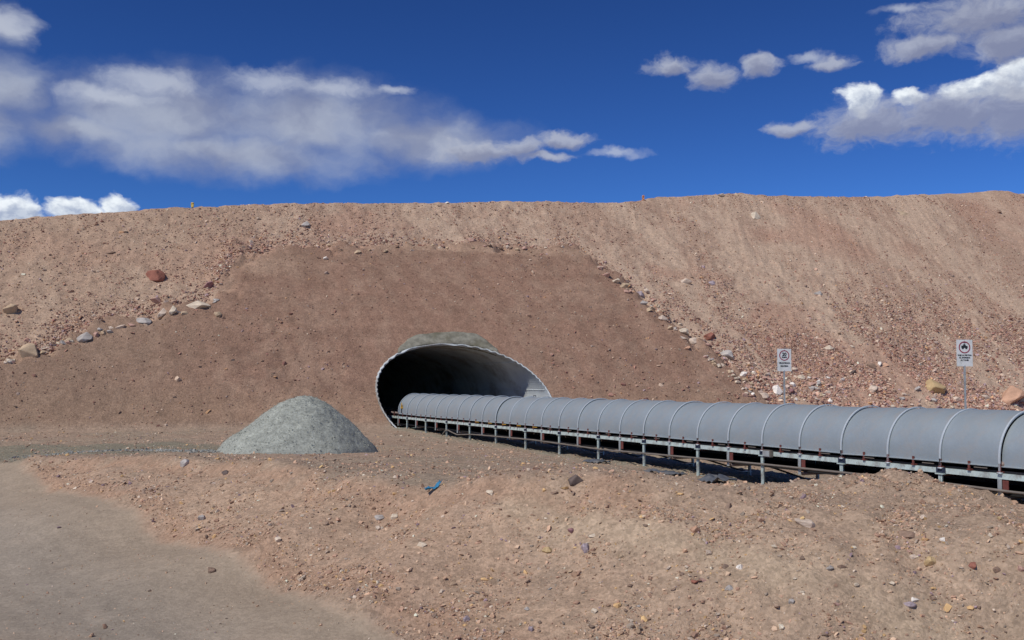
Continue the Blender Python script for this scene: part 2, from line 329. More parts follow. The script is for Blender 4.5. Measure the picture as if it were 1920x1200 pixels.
ruts = .035 * np.sin(np.clip((W_ + RC - 16.5), 0, 6) * 3.1) * ss(S_, 14, 20) * (W_ + RC > 16.5) * (W_ + RC < 22)
gr = gr + ruts + roadm * .010 * fbm(roadd * 2.2, (XX - YY) * .12, 4, 145, .6)
k_ = .45; h_ = np.clip(.5 + .5 * (emb - gr) / k_, 0, 1); Zg = gr * (1 - h_) + emb * h_ + k_ * h_ * (1 - h_)
embm = h_

def interp2(G, x, y):
    i = np.clip(np.searchsorted(GX, x) - 1, 0, nx - 2); j = np.clip(np.searchsorted(GY, y) - 1, 0, ny - 2)
    u = np.clip((x - GX[i]) / (GX[i + 1] - GX[i]), 0, 1); v = np.clip((y - GY[j]) / (GY[j + 1] - GY[j]), 0, 1)
    return (G[j, i] * (1 - u) + G[j, i + 1] * u) * (1 - v) + (G[j + 1, i] * (1 - u) + G[j + 1, i + 1] * u) * v
def height(x, y): return interp2(Zg, np.asarray(x, float), np.asarray(y, float))
def hit(px, py):                                                     # where a line of sight meets the terrain
    d = ray(px, py); t = np.arange(6, 130, .04); x, y, z = d[0] * t, d[1] * t, EYE + d[2] * t
    b = np.nonzero(z <= height(x, y))[0]; k = b[0] if len(b) else len(t) - 1
    return x[k], y[k], height(x[k], y[k]), t[k]

# colours of the soils
def c3(r, g, b): return np.array([r, g, b])
def blend(a, b, m): return a * (1 - m[..., None]) + b * m[..., None]
n1 = fbm(XX * .25, YY * .25, 4, 81); n2 = fbm(XX * 1.2, YY * 1.2, 4, 83, .6); 
def streaks(w, z):
    ww_ = w + 1.6 * fbm(w * .10, z * .16, 3, 89)
    return fbm(ww_ * .26 + z * .03, z * .07, 4, 85, .6), fbm(ww_ * .8 + z * .08, z * .22, 4, 87, .6)
n3, n4 = streaks(W_, zr)
ones = np.ones_like(XX)
ground_c = blend(ones[..., None] * c3(.365, .277, .22), c3(.34, .277, .222), ss(n1, -.3, .5))
bank = ss(-roadd, -5.5, -.5) * (YY < 24) * (XX < 8)
FACE = edge_line + [(12, 9), (6, 6)] + list(reversed(road_line[1:-1])) + [road_line[1]]
faced = poly_sdf(XX, YY, FACE); facem = (1 - ss(faced + .25 * n2, -.35, .3)) * (YY < 27)
ground_c = blend(ground_c, c3(.50, .36, .27), np.clip(facem * (.8 + n2 * .4), 0, 1) * (1 - .55 * ss(XX, 0, 4)))
STRIP = [gp(*c)[:2] for c in [(980, 955, .1), (1130, 985, .0), (1280, 1012, -.08), (1420, 1034, -.12), (1560, 1052, -.18), (1750, 1085, -.25), (1950, 1118, -.35)]]
stripd = poly_sdf(XX, YY, STRIP + [(q[0] + .01, q[1] + .01) for q in reversed(STRIP)]); stripm = np.exp(-((np.abs(stripd) + .12 * n2) / .36) ** 2) * (XX > -1)
ground_c = blend(ground_c, c3(.475, .36, .275), ss(XX, -1, 3) * (1 - ss(YY, 14, 18)) * .75 * np.clip(.8 + .5 * n2, 0, 1))
ground_c = blend(ground_c, c3(.50, .395, .30), np.clip(stripm * .85, 0, 1))
ground_c = blend(ground_c, c3(.37, .235, .17), np.exp(-((faced + .25 + .3 * n2) / .3) ** 2) * .5 * (XX < 2) * (YY < 26))
ground_c = blend(ground_c, c3(.42, .32, .245), ss(n2, .15, .7) * .6)
trackd = poly_sdf(XX, YY, track_line); ground_c = blend(ground_c, c3(.235, .23, .185), (1 - ss(trackd + n2 * .5, -.5, .7)) * .85)
spill = ss(W_ + RC, 13.0, 13.8) * (1 - ss(W_ + RC, 16.4, 17.4)) * ss(S_, 13, 17); ground_c = blend(ground_c, c3(.29, .275, .225), spill * np.clip(.6 + n2 * .6, 0, 1))
road_c = blend(ones[..., None] * c3(.318, .28, .242), c3(.345, .295, .25), ss(n1 + .4 * n2, -.1, .6)); road_c = road_c * (1 + .10 * fbm(roadd * 1.5, (XX - YY) * .06, 4, 141, .6) + .07 * fbm(XX * 2.5, YY * 2.5, 4, 143, .65))[..., None]
ground_c = blend(ground_c, blend(road_c, c3(.36, .29, .225), ss(roadd, -2.2, 0) * .7), roadm)
rub_c = blend(ones[..., None] * c3(.395, .28, .22), c3(.50, .38, .30), ss(n3 * .75 + n4 * .12 + .5 * n2 + .1, -.5, .6))
rub_c = blend(rub_c, c3(.42, .265, .205), ss(fbm(W_ * .12, zr * .2, 3, 91), .1, .5) * .6)
rub_c = blend(rub_c, c3(.44, .325, .245), (1 - ss(W_, -12, -2)) * .45)
fill_c = blend(ones[..., None] * c3(.29, .185, .142), c3(.325, .22, .17), ss(n2 * .7 + n1 * .5, -.4, .6))
b1, b2, b3 = hit_rub(860, 489), hit_rub(500, 524), hit_rub(1000, 489)
fill_c = blend(fill_c, c3(.39, .275, .21), np.clip(np.exp(-((zr - b1[1] + .12 * n2) / .42) ** 2) * ss(W_, hit_rub(600, 489)[0], hit_rub(760, 489)[0]) * .85 + np.exp(-((zr - b2[1] + .2 * n2) / .6) ** 2) * np.exp(-((W_ - b2[0]) / 2.4) ** 2) * .8, 0, 1))
fill_c = blend(fill_c, c3(.34, .24, .175), (1 - ss(zr, .2, 1.6)) * .5)
fill_c = fill_c * (1 + .13 * fbm(W_ * .10, zr * 1.5, 4, 93, .55) * .5 + .10 * fbm(W_ * .9 + zr * .2, zr * .35, 4, 95, .6))[..., None]
fill_c = blend(fill_c, c3(.285, .21, .16), (1 - ss(W_, -16, -8)) * .5)
emb_c = blend(rub_c, fill_c, fillm)
col_c = np.clip(blend(ground_c, emb_c, ss(Zg - gr, -.02, .5)) * c3(1.03, .99, .905), .02, .7)

cat = np.where(embm > .5, np.where(fillm > .5, 2, 3), np.where(roadm > .5, 0, 1))
inside = ((np.abs(W_) / A_) ** (2 / EX) + (np.abs(Zg - ZC) / B_) ** (2 / EX) < 1) & (Zg > -.02) & (Q_ > 40.5) & (Q_ < 47)
V = np.stack([XX, YY, Zg], -1).reshape(-1, 3)
idx = np.arange(nx * ny).reshape(ny, nx)
quads = np.stack([idx[:-1, :-1], idx[:-1, 1:], idx[1:, 1:], idx[1:, :-1]], -1).reshape(-1, 4)
ins = inside.ravel(); qi = ins[quads]; mixed = qi.any(1) & ~qi.all(1); keep = ~qi.any(1)
bv = np.unique(quads[mixed].ravel()); bv = bv[~ins[bv]]                # the ring round the hole: snap it onto the pipe
w_, z_ = W_.ravel()[bv], V[bv, 2]
lev = ((np.abs(w_) / A_) ** (2 / EX) + (np.abs(z_ - ZC) / B_) ** (2 / EX)) ** (EX / 2)
ok = (z_ > .1) & (lev < 1.2)
w2, z2 = w_[ok] / lev[ok] * 1.004, ZC + (z_[ok] - ZC) / lev[ok] * 1.004
x2, y2 = wq_xy(w2, Q_FILL + z2); V[bv[ok]] = np.stack([x2, y2, z2], -1)
catf = cat.ravel()[quads[:, 0]]
CF = col_c.reshape(-1, 3)
for k, (nm, m_) in enumerate([('road', M['packed']), ('ground', M['soil']), ('earth_slope', M['soil']), ('embankment', M['soil'])]):
    fsel = quads[keep & (catf == k)]; used, inv = np.unique(fsel.ravel(), return_inverse=True)
    o = obj(nm, mesh_np(nm, V[used], inv.reshape(-1, 4), m_, True, CF[used])); tag(o, kind='structure')
tag(bpy.data.objects['road'], 'grey packed dirt road running along the foot of the bank'); tag(bpy.data.objects['earth_slope'], 'smooth brown earth face graded round the tunnel mouth')
tag(bpy.data.objects['ground'], 'orange dirt bank and stony bench in front of the tunnel'); tag(bpy.data.objects['embankment'], 'high embankment of loose rubble and sand')

# ------------------------------------------------------------------ tunnel
tun = tag(empty('tunnel', P3(Q_FILL, RC, 0)), 'corrugated steel tunnel with a slanted mouth opening in the brown earth slope', 'tunnel')
tinv = Vector(tun.location)
def prof(phi, rad=0.0):
    c, s = np.cos(phi), np.sin(phi)
    return (A_ + rad) * np.sign(c) * np.abs(c) ** EX, ZC + (B_ + rad) * np.sign(s) * np.abs(s) ** EX
phi = np.linspace(math.radians(-32), math.radians(212), 120)
sl = np.concatenate([np.arange(0, 15, .019), np.arange(15, 42, 1.0)])
ww, hh = prof(phi)
s0 = Q_FILL + hh + MS * ww - .13
Sg = s0[:, None] + sl[None, :]
corr = .038 * np.sin(Sg * 2 * np.pi / .19) * (sl[None, :] < 15)
nl = np.hypot(np.cos(phi), np.sin(phi)); Wg = ww[:, None] + corr * np.cos(phi)[:, None]; Hg = hh[:, None] + corr * np.sin(phi)[:, None]
px_, py_ = -ST * Sg + CT * (Wg + RC), CT * Sg + ST * (Wg + RC)
pv = np.stack([px_, py_, Hg], -1).reshape(-1, 3) - np.array(tinv)
ii = np.arange(pv.shape[0]).reshape(len(phi), len(sl))
pf = np.stack([ii[:-1, :-1], ii[:-1, 1:], ii[1:, 1:], ii[1:, :-1]], -1).reshape(-1, 4)
pipe = obj('pipe', mesh_np('pipe', pv, pf, M['pipe']), tun)
so = pipe.modifiers.new('wall', 'SOLIDIFY'); so.thickness = .05; so.offset = 0
# unseen cap added far inside to keep daylight out; dirt floor
eb = MB(); e_w, e_h = prof(np.linspace(0, 2 * np.pi, 48), .1); sE = Q_FILL + 41
eb.v = [tuple(np.array(P3(sE, RC + a, b)) - np.array(tinv)) for a, b in zip(e_w, e_h)]; eb.f = [tuple(range(48))]
obj('unseen_cap', eb.mesh('unseen_cap', M['pipe']), tun)
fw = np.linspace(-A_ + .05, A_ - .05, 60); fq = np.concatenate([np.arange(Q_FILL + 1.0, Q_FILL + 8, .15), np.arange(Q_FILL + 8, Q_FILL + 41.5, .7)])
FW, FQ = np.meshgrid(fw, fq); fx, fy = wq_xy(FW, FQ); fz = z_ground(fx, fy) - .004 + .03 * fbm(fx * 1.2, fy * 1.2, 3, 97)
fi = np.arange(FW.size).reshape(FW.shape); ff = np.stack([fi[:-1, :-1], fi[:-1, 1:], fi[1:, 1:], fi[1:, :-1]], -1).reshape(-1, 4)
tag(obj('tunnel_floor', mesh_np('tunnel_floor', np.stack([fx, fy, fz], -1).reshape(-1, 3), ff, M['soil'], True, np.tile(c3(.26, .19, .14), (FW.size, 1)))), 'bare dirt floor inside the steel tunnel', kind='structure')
# seams where the plates overlap, lengthwise and round
for deg in (8, 42, 70, 110):
    a = math.radians(deg); w, h = prof(np.array([a]), -.035); w, h = float(w[0]), float(h[0]); mb = MB(); s1 = Q_FILL + h + MS * w + .1
    mb.tube([tuple(Vector(P3(s, RC + w, h)) - tinv) for s in np.linspace(s1, s1 + 14, 8)], .022, 5); obj('plate_seam', mb.mesh('plate_seam', M['pipe'], True), tun)
def rim_pt(deg, ds, rad):
    w, h = prof(np.array([math.radians(deg)]), rad); return Vector(P3(Q_FILL + float(h[0]) + MS * float(w[0]) + ds, RC + float(w[0]), float(h[0]))) - tinv
hk = MB(); p = rim_pt(2, 1.4, -.03); hk.tube([p, p + Vector((-.12, -.02, .02)), p + Vector((-.15, -.02, -.1)), p + Vector((-.1, -.02, -.17)), p + Vector((-.03, 0, -.14))], .022, 6); obj('hook', hk.mesh('hook', M['dark'], True), tun)
# concrete collar over the crown
outer = [(733, 653), (745, 641), (762, 633), (785, 627.5), (815, 624), (842, 622.5), (868, 622), (892, 626), (912, 633), (928, 641), (942, 652)]
def hit_fill(px, py):
    d = ray(px, py); s, w, q = srq(d[0], d[1]); qd = s - MS * (w + RC); t = (EYE + Q_FILL - MS * RC) / (qd - d[2])
    s, w, q = srq(t * d[0], t * d[1]); return w, EYE + t * d[2]
ow_ = np.array([hit_fill(*p) for p in outer]); tt = np.linspace(0, len(outer) - 1, 41)
oW, oZ = np.interp(tt, range(len(outer)), ow_[:, 0]), np.interp(tt, range(len(outer)), ow_[:, 1])
ang = np.arctan2((oZ - ZC) / B_, oW / A_); iW, iZ = prof(ang, .02)
tap = (.5 + .5 * ss(tt, .3, 3.0)) * (.45 + .55 * (1 - ss(tt, len(outer) - 4.2, len(outer) - 1.3))) * ss(tt, -.2, .6) * (1 - ss(tt, len(outer) - 1.6, len(outer) - .9)); oW, oZ = iW + (oW - iW) * tap, iZ + (oZ - iZ) * tap; oW = np.where(oZ < iZ, iW, oW); oZ = np.maximum(oZ + .05 * pn(tt * .9, tt * 0, 3), iZ + .02)
rows = []
def cp(w, z, lift): return tuple(np.array(P3(Q_FILL + z + MS * w - lift * 1.0, RC + w, z + lift * .3)) - np.array(tinv))
for f_, lift in ((0.0, -.35), (0.0, .08), (.12, .10), (.5, .09), (.88, .07), (1.0, .03), (1.03, -.25)):
    rows.append([cp(a + (c - a) * f_, b + (d - b) * f_, lift + .012 * math.sin(i * 2.3 + f_ * 9)) for i, (a, b, c, d) in enumerate(zip(iW, iZ, oW, oZ))])
obj('concrete_collar', MB().quadgrid(rows).mesh('concrete_collar', M['concrete'], True), tun)

# ------------------------------------------------------------------ conveyor
R0 = 14.07; HW = .76; RCN = R0 + HW; SB0, SBD = 11.53, 1.199
conv = tag(empty('conveyor', P3(SB0, RCN, 0)), 'long belt conveyor under grey half round hoods running into the tunnel mouth', 'conveyor')
conv.rotation_euler = (0, 0, TH)                                      # local x = across (away from the photographer), local y = along (towards the tunnel)
I0, I1 = -6, 26                                                       # hood joints, SB0 = joint 0
def cobj(name, me, x=0, y=0, z=0, parent=None):
    o = obj(name, me, parent or conv); o.location = (x, y, z); return o
ZH, ZT = .55, 1.43
def arch(hw, z0, top, n=28, sk=.10):
    a = np.linspace(math.pi, 0, n); pts = [(-hw, z0)] + [(hw * math.cos(t), z0 + sk + (top - z0 - sk) * math.sin(t)) for t in a] + [(hw, z0)]
    return pts
def sheet(pr, y0, y1, ny_=5, belly=0.0):
    return [[(x, y0 + (y1 - y0) * k / (ny_ - 1), z + belly * math.sin(math.pi * k / (ny_ - 1)) * max(0, (z - ZH))) for x, z in pr] for k in range(ny_)]
def hood_mesh(ln, name, belly):
    mb = MB(); mb.quadgrid(sheet(arch(HW, ZH, ZT), .0, ln, 7, belly)); inner = sheet(arch(HW - .012, ZH, ZT - .012), .0, ln, 7, belly); mb.quadgrid([list(reversed(r)) for r in inner])
    for sx in (-1, 1):                                                # turned out bottom lip, end edges
        mb.quadgrid([[(sx * HW, y, ZH + .006), (sx * (HW + .035), y, ZH - .004)] for y in (0, ln)]); mb.quadgrid([[(sx * HW, y, ZH - .012), (sx * (HW + .035), y, ZH - .014)] for y in (0, ln)])
        mb.quadgrid([[(sx * (HW + .035), y, ZH - .004), (sx * (HW + .035), y, ZH - .014)] for y in (0, ln)])
    po, pi_ = arch(HW, ZH, ZT), arch(HW - .012, ZH, ZT - .012)
    for y in (0, ln): mb.quadgrid([[(a, y, b) for a, b in po], [(a, y, b) for a, b in pi_]])
    me = mb.mesh(name, M['hood'], True); return me
hood_me = [hood_mesh(SBD - .012, 'hood', b) for b in (.004, -.008, .014)]
def band_mesh():
    mb = MB(); a = arch(HW + .012, .44, ZT + .012, 28, .21); b = arch(HW + .030, .44, ZT + .030, 28, .21); y0, y1 = -.018, .018
    mb.quadgrid([[(x, y0, z) for x, z in b], [(x, y0 + .004, z + .003) for x, z in b], [(x, y1 - .004, z + .003) for x, z in b], [(x, y1, z) for x, z in b]])
    mb.quadgrid([[(x, y0, z) for x, z in a], [(x, y0, z) for x, z in b]]); mb.quadgrid([[(x, y1, z) for x, z in a], [(x, y1, z) for x, z in b]])
    for sx in (-1, 1): mb.box((sx * (HW + .02) - .03, -.04, .425), (sx * (HW + .02) + .03, .04, .452))
    return mb.mesh('band', M['band'], True)
band_me = band_mesh()
rnd = random.Random(3)
for i in range(I0, I1 + 1):
    y = i * SBD
    if i < I1:
        if i == I1 - 1: h = cobj('hood', hood_mesh(SBD * .98, 'hood', 0), 0, y + .006, 0)
        else: h = cobj('hood', hood_me[rnd.choice((0, 0, 1, 2))], 0, y + .006, 0)
        h.location.z += rnd.uniform(-.008, .006); h.rotation_euler = (rnd.uniform(-.005, .005), 0, rnd.uniform(-.004, .004))
        if i == -1: h.location = (.02, y + .006, -.014); h.rotation_euler = (0, .022, 0); h['label'] = 'hood sheet sitting low of its steel hoop'
        if i == 16: h.rotation_euler = (.0, .03, 0); h.location.z -= .03
        if i == 2: h.rotation_euler = (-.02, 0, 0); h.location.z += .01
    bnd = cobj('band', band_me, 0, y, rnd.uniform(-.004, .004))
str_me = MB().box((-.005, 0, .345), (.0, 2 * SBD - .02, .435)).box((.0, 0, .428), (.055, 2 * SBD - .02, .435)).box((.0, 0, .345), (.055, 2 * SBD - .02, .352)).mesh('stringer', M['greenish'])
splice_me = MB().box((-.018, -.10, .352), (-.005, .10, .44)).box((-.026, -.07, .38), (-.018, -.04, .41)).box((-.026, .04, .38), (-.018, .07, .41)).mesh('splice_plate', M['dark'], bevel=.003)
JT = list(range(I0 + 1, I1 + 12, 2))                                   # joints that stand on legs (odd ones)
for i in JT:
    for sx in (-1, 1):
        o = cobj('stringer', str_me, sx * .76, i * SBD, 0)
        if sx > 0: o.scale.x = -1; o.location.x = .76
    cobj('splice_plate', splice_me, -.76, i * SBD, 0)
leg_cache = {}
def ground_at(i, x): X, Y, _ = P3(SB0 + i * SBD, RCN + x, 0); return float(z_ground(np.array(X), np.array(Y)))
for i in JT:
    for sx in (-1, 1):
        zb = ground_at(i, sx * .76) - .06
        if i > I1: zb = -.15
        mb = MB().box((-.032, -.012, zb), (.032, .012, .345)).box((-.032, -.04, zb), (-.022, .04, .345)).box((-.06, -.09, .325), (.06, .09, .343)).box((-.09, -.09, zb + .03), (.09, .09, zb + .045))
        cobj('leg', mb.mesh('leg', M['greenish' if sx < 0 else 'galv'], bevel=.002), sx * .76, i * SBD, 0)
    zb = ground_at(i, 0) if i <= I1 else -.1
    cobj('brace', MB().tube([(-.73, .03, .14), (.70, .03, zb + .04)], .022, 6).mesh('brace', M['hose'], True), 0, i * SBD, 0)
    cobj('cross_member', MB().box((-.75, -.03, .30), (.75, .03, .335)).mesh('cross_member', M['rust']), 0, i * SBD, 0)
    cobj('foot_plate', MB().box((.48, -.10, zb + .06), (.74, .14, zb + .075)).mesh('foot_plate', M['galv']), 0, i * SBD, 0)
idl_base = MB().box((-.80, -.035, .44), (-.66, .035, .47)).box((-.79, -.02, .47), (-.765, .02, .60)).box((.66, -.035, .44), (.80, .035, .47)).box((.765, -.02, .47), (.79, .02, .60)).box((-.7, -.025, .44), (.7, .025, .455)).mesh('idler', M['rust'], bevel=.003)
rol_side = MB().tube([(-.74, 0, .585), (-.27, 0, .485)], .05, 10).mesh('roller', M['roller'], True); rol_sidey = MB().tube([(-.74, 0, .585), (-.27, 0, .485)], .05, 10).mesh('roller', M['yellow'], True)
rol_far = MB().tube([(.74, 0, .585), (.27, 0, .485)], .05, 10).mesh('roller', M['roller'], True); rol_mid = MB().tube([(-.25, 0, .48), (.25, 0, .48)], .05, 10).mesh('roller', M['roller'], True)
for i in range(I0, I1 + 10):
    for off in (.0, .5):
        if off and i > I1: continue
        o = cobj('idler', idl_base, 0, (i + off) * SBD, 0)
        yl = 14 <= i <= 18 and off
        for me in (rol_sidey if yl else rol_side, rol_mid, rol_far):
            obj('roller', me, o)
guard = MB().box((-.80, .10, .485), (-.785, .42, .505)).mesh('gap_bar', M['yellow'], bevel=.002)
for i in range(14, 19): cobj('gap_bar', guard, 0, i * SBD + .2, .01)
tick = MB().box((-.79, .0, .49), (-.775, .26, .505)).mesh('gap_bar', M['conduit'], bevel=.002)  # short tan bars stand in for sunlit spots on the belt
for i in list(range(I0, 14)): cobj('gap_bar', tick, 0, i * SBD + rnd.uniform(.1, .5), rnd.uniform(-.01, .01))
yb = [(I0 + 1) * SBD, (I1 + 12) * SBD]
belt_pr = [(-.62, .615), (-.30, .545), (.30, .545), (.62, .615)]
mb = MB(); mb.quadgrid([[(x, y, z) for x, z in belt_pr] for y in yb]); mb.quadgrid([[(x, y, z + .02) for x, z in belt_pr] for y in yb])
for k in (0, 3): mb.quadgrid([[(belt_pr[k][0], y, belt_pr[k][1]), (belt_pr[k][0], y, belt_pr[k][1] + .02)] for y in yb])
cobj('belt', mb.mesh('belt', M['rubber']))
for i in range(I0 + 1, I1 + 10, 2):
    if i == I0 + 1: shade_me = MB().box((-.70, .02, .425), (.70, 2 * SBD - .02, .434)).box((.70, .02, .10), (.715, 2 * SBD - .02, .60)).box((-.715, .02, .425), (-.70, 2 * SBD - .02, .475)).mesh('shade_plate', M['hose'])  # black plates added to darken the gaps above and below the stringers
    cobj('shade_plate', shade_me, 0, i * SBD, 0)
cobj('return_belt', MB().box((-.70, yb[0], .085), (.70, yb[1], .101)).mesh('return_belt', M['rubber']))  # made wide and hung low to deepen the shade on the ground
hang = MB().box((-.79, -.035, .02), (-.775, .035, .345)).box((-.80, .02, .02), (-.77, .035, .345)).mesh('return_bracket', M['galv'], bevel=.002)
hang_r = MB().box((-.775, -.15, .13), (-.76, -.04, .33)).mesh('return_plate', M['rust'], bevel=.002)
ret = MB().tube([(-.72, 0, .045), (.72, 0, .045)], .038, 10).mesh('roller', M['roller'], True)
for i in range(I0, I1 + 8, 2):
    o = cobj('return_bracket', hang, 0, i * SBD, 0); obj('roller', ret, o); obj('plate', hang_r, o)
    f = cobj('return_bracket', hang, 0, i * SBD, 0); f.scale.x = -1
def cl(s_px_x, y_px, r=14.0):                                          # a point of the line r metres out, seen at that pixel column
    d = ray(s_px_x, y_px); t = r / (CT * d[0] + ST * d[1]); p = Vector((d[0] * t, d[1] * t, EYE + d[2] * t)); s = -ST * p.x + CT * p.y
    return (r - RCN, s - SB0, p.z)
cpts = [cl(828, 824), cl(830, 814), cl(835, 807.5), cl(840, 806.5), cl(848, 811), cl(857, 815), cl(885, 814.5), cl(932, 818.5), cl(1000, 825), cl(1125, 842.5), cl(1285, 857), cl(1435, 871), cl(1560, 884), cl(1760, 905), cl(1900, 923)]
x, y, z = cpts[-1]; cpts.append((x, y - 5.5, z))
cobj('conduit', MB().tube(cpts, .023, 8).mesh('conduit', M['conduit'], True))
hp = [(.55, 4.4, .0), (.3, 4.1, -.12), (-.1, 3.8, -.2), (-.45, 3.3, -.12), (-.7, 2.9, .0), (-.82, 2.4, .12)]
cobj('cable', MB().tube(hp, .012, 6).mesh('cable', M['hose'], True)); cobj('cable', MB().tube([(.2, 4.1, .3), (.25, 4.0, .05), (.3, 3.8, -.15), (.4, 3.5, -.2)], .012, 6).mesh('cable', M['hose'], True))
jb = cobj('junction_box', MB().box((-.86, -.36, .32), (-.775, -.10, .47)).mesh('junction_box', M['conduit'], bevel=.008), 0, 5 * SBD, 0); obj('cover', MB().box((-.872, -.34, .335), (-.862, -.12, .455)).mesh('cover', M['galv'], bevel=.003), jb)
# warning triangle on the last hood
tri = MB(); yq, zq = 25.65 * SBD, .80
tri.v = [(-HW - .012, yq - .15, zq), (-HW - .012, yq + .15, zq), (-HW - .012, yq, zq + .27), (-HW - .004, yq - .15, zq), (-HW - .004, yq + .15, zq), (-HW - .004, yq, zq + .27)]
tri.f = [(0, 1, 2), (5, 4, 3), (0, 3, 4, 1), (1, 4, 5, 2), (2, 5, 3, 0)]
tg = cobj('warning_plate', tri.mesh('warning_plate', M['yellow'])); obj('symbol', MB().box((-HW - .018, yq - .03, zq + .04), (-HW - .013, yq + .03, zq + .16)).mesh('symbol', M['black']), tg)
cobj('warning_post', MB().box((-HW - .014, yq - .05, .60), (-HW - .004, yq + .05, .79)).mesh('warning_post', M['black']))

# ------------------------------------------------------------------ road signs
def ring_mesh(name, r0, r1, y, m, n=40):
    a = np.linspace(0, 2 * np.pi, n + 1); mb = MB()
    mb.quadgrid([[(r * math.cos(t), yy, r * math.sin(t)) for t in a] for r, yy in ((r1, y + .003), (r1, y), (r0, y), (r0, y + .003))]); return mb.mesh(name, m)
def text(name, body, size, x, z, y, m, parent, wide=1.0):
    cu = bpy.data.curves.new(name, 'FONT'); cu.body = body; cu.size = size; cu.align_x = 'CENTER'; cu.align_y = 'CENTER'; cu.extrude = .0015; cu.offset = .004 * size / .1
    t = bpy.data.objects.new(name, cu); C.objects.link(t); bpy.context.view_layer.update()
    me = bpy.data.meshes.new_from_object(t.evaluated_get(bpy.context.evaluated_depsgraph_get())); bpy.data.objects.remove(t)
    me.materials.clear(); me.materials.append(m); o = obj(name, me, parent); o.location = (x, y, z); o.rotation_euler = (math.radians(90), 0, 0); o.scale = (wide, 1, 1); return o
def sign(px, ytop, ybot, wpx, Y, label, kind, rz):
    t_ = Y / ray(px, 700)[1]; X = ray(px, 700)[0] * t_
    zt = EYE + ray(px, ytop)[2] * Y / ray(px, ytop)[1]; zb = EYE + ray(px, ybot)[2] * Y / ray(px, ybot)[1]; wd = wpx * Y / F; zg_ = float(height(X, Y))
    t = tag(empty('road_sign', (X, Y, zg_)), label, 'sign', 'signs by the track to the tunnel'); t.rotation_euler = (0, .006, rz)
    H = zt - zg_; hb = zb - zg_; pc = (H + hb) / 2
    post = MB().box((-.028, .0, -.4), (.028, .008, H - .05)).box((-.028, .008, -.4), (-.020, .045, H - .05)).box((.020, .008, -.4), (.028, .045, H - .05)).mesh('post', M['galv']); obj('post', post, t)
    p = obj('panel', MB().box((-wd / 2, -.006, -(H - hb) / 2), (wd / 2, -.001, (H - hb) / 2)).mesh('panel', M['sign'], bevel=.0015), t); p.location = (0, 0, pc)
    hh_ = H - hb; R = wd * .36; zc_ = hh_ / 2 - wd * .10 - R
    rg = obj('ring', ring_mesh('ring', R * .83, R, -.011, M['red']), p); rg.location = (0, 0, zc_)
    if kind == 20:
        text('numeral', '20', R * .85, 0, zc_ + R * .2, -.010, M['black'], p); text('lettering', 'KM/H', R * .42, 0, zc_ - R * .38, -.010, M['black'], p)
        text('lettering', 'VELOCIDAD', wd * .145, 0, zc_ - R - hh_ * .11, -.010, M['black'], p); text('lettering', 'MAXIMA', wd * .145, 0, zc_ - R - hh_ * .245, -.010, M['black'], p)
    else:
        mb = MB(); b = R * .55; outline = [(-b, -.02), (-b, .05), (-b * .45, .06), (-b * .3, .11), (b * .25, .11), (b * .45, .055), (b, .04), (b, -.02)]; sc_ = R / .2
        mb.v = [(x, -.010, z * sc_) for x, z in outline] + [(x, -.007, z * sc_) for x, z in outline]; n = len(outline); mb.f = [tuple(range(n)), tuple(reversed(range(n, 2 * n)))] + [(k, (k + 1) % n, (k + 1) % n + n, k + n) for k in range(n)]
        for wx in (-b * .55, b * .55): mb.tube([(wx, -.0105, -.025 * sc_), (wx, -.006, -.025 * sc_)], .038 * sc_, 12)
        mb.box((-.004 * sc_, -.010, .105 * sc_), (.004 * sc_, -.007, .15 * sc_)); mb.box((-b * .35, -.010, .145 * sc_), (b * .5, -.007, .157 * sc_))
        v = obj('vehicle_symbol', mb.mesh('vehicle_symbol', M['black']), p); v.location = (0, 0, zc_)
        for k, ln in enumerate(('BAJE LA PERTIGA', 'AL INGRESAR', 'AL TUNEL')): text('lettering', ln, wd * .115, 0, zc_ - R - hh_ * (.075 + .092 * k), -.010, M['black'], p)
    for z in (zc_ + R * 1.12, -hh_ * .47): obj('bolt', MB().tube([(0, -.012, z), (0, -.004, z)], .012, 8).mesh('bolt', M['galv']), p)
    return t
sign(1470, 654, 696, 27, 36, 'white sign with a red ring round the number 20, on a steel post', 20, .10)
sign(1808.5, 637, 687, 31, 33, 'white sign with a vehicle symbol in a red ring, on a steel post', 0, .06)

# ------------------------------------------------------------------ gravel pile
PX, PY = -5.86, 28.0
pz = float(z_ground(np.array(PX), np.array(PY)))
pile = tag(empty('gravel_pile', (PX, PY, pz)), 'cone shaped pile of grey crushed gravel left of the tunnel mouth', 'gravel pile')
na, nr = 120, 60; aa = np.linspace(0, 2 * np.pi, na, endpoint=False); rr = np.linspace(0, 1, nr)
AA, RR = np.meshgrid(aa, rr); rad = 2.3 * (1 + .10 * np.cos(AA - math.pi) + .04 * np.sin(3 * AA + 1) + .03 * np.sin(5 * AA))
hx, hy = RR * rad * np.cos(AA), RR * rad * np.sin(AA) * .95
cone = 1 - RR; kk = np.clip(.5 + .5 * (.78 - cone) / .3, 0, 1); cone = .78 * (1 - kk) + cone * kk - .3 * kk * (1 - kk)
hz = 2.06 * cone * (1 + .06 * RR * np.cos(AA - .4)) + .03 + .045 * fbm(hx * 1.3, hy * 1.6, 4, 111, .6) + .02 * fbm(hx * 7, hy * 7, 3, 113, .6)
hz = hz + .10 * np.exp(-((hx + 2.2) / .5) ** 2 - (hy / .8) ** 2); hz = hz - .12 * ss(RR, .9, 1.0)
def pile_h(x, y): return hz
pvv = np.stack([hx, hy, hz], -1).reshape(-1, 3); pi2 = np.arange(na * nr).reshape(nr, na)
pff = np.stack([pi2[:-1], np.roll(pi2, -1, 1)[:-1], np.roll(pi2, -1, 1)[1:], pi2[1:]], -1).reshape(-1, 4)
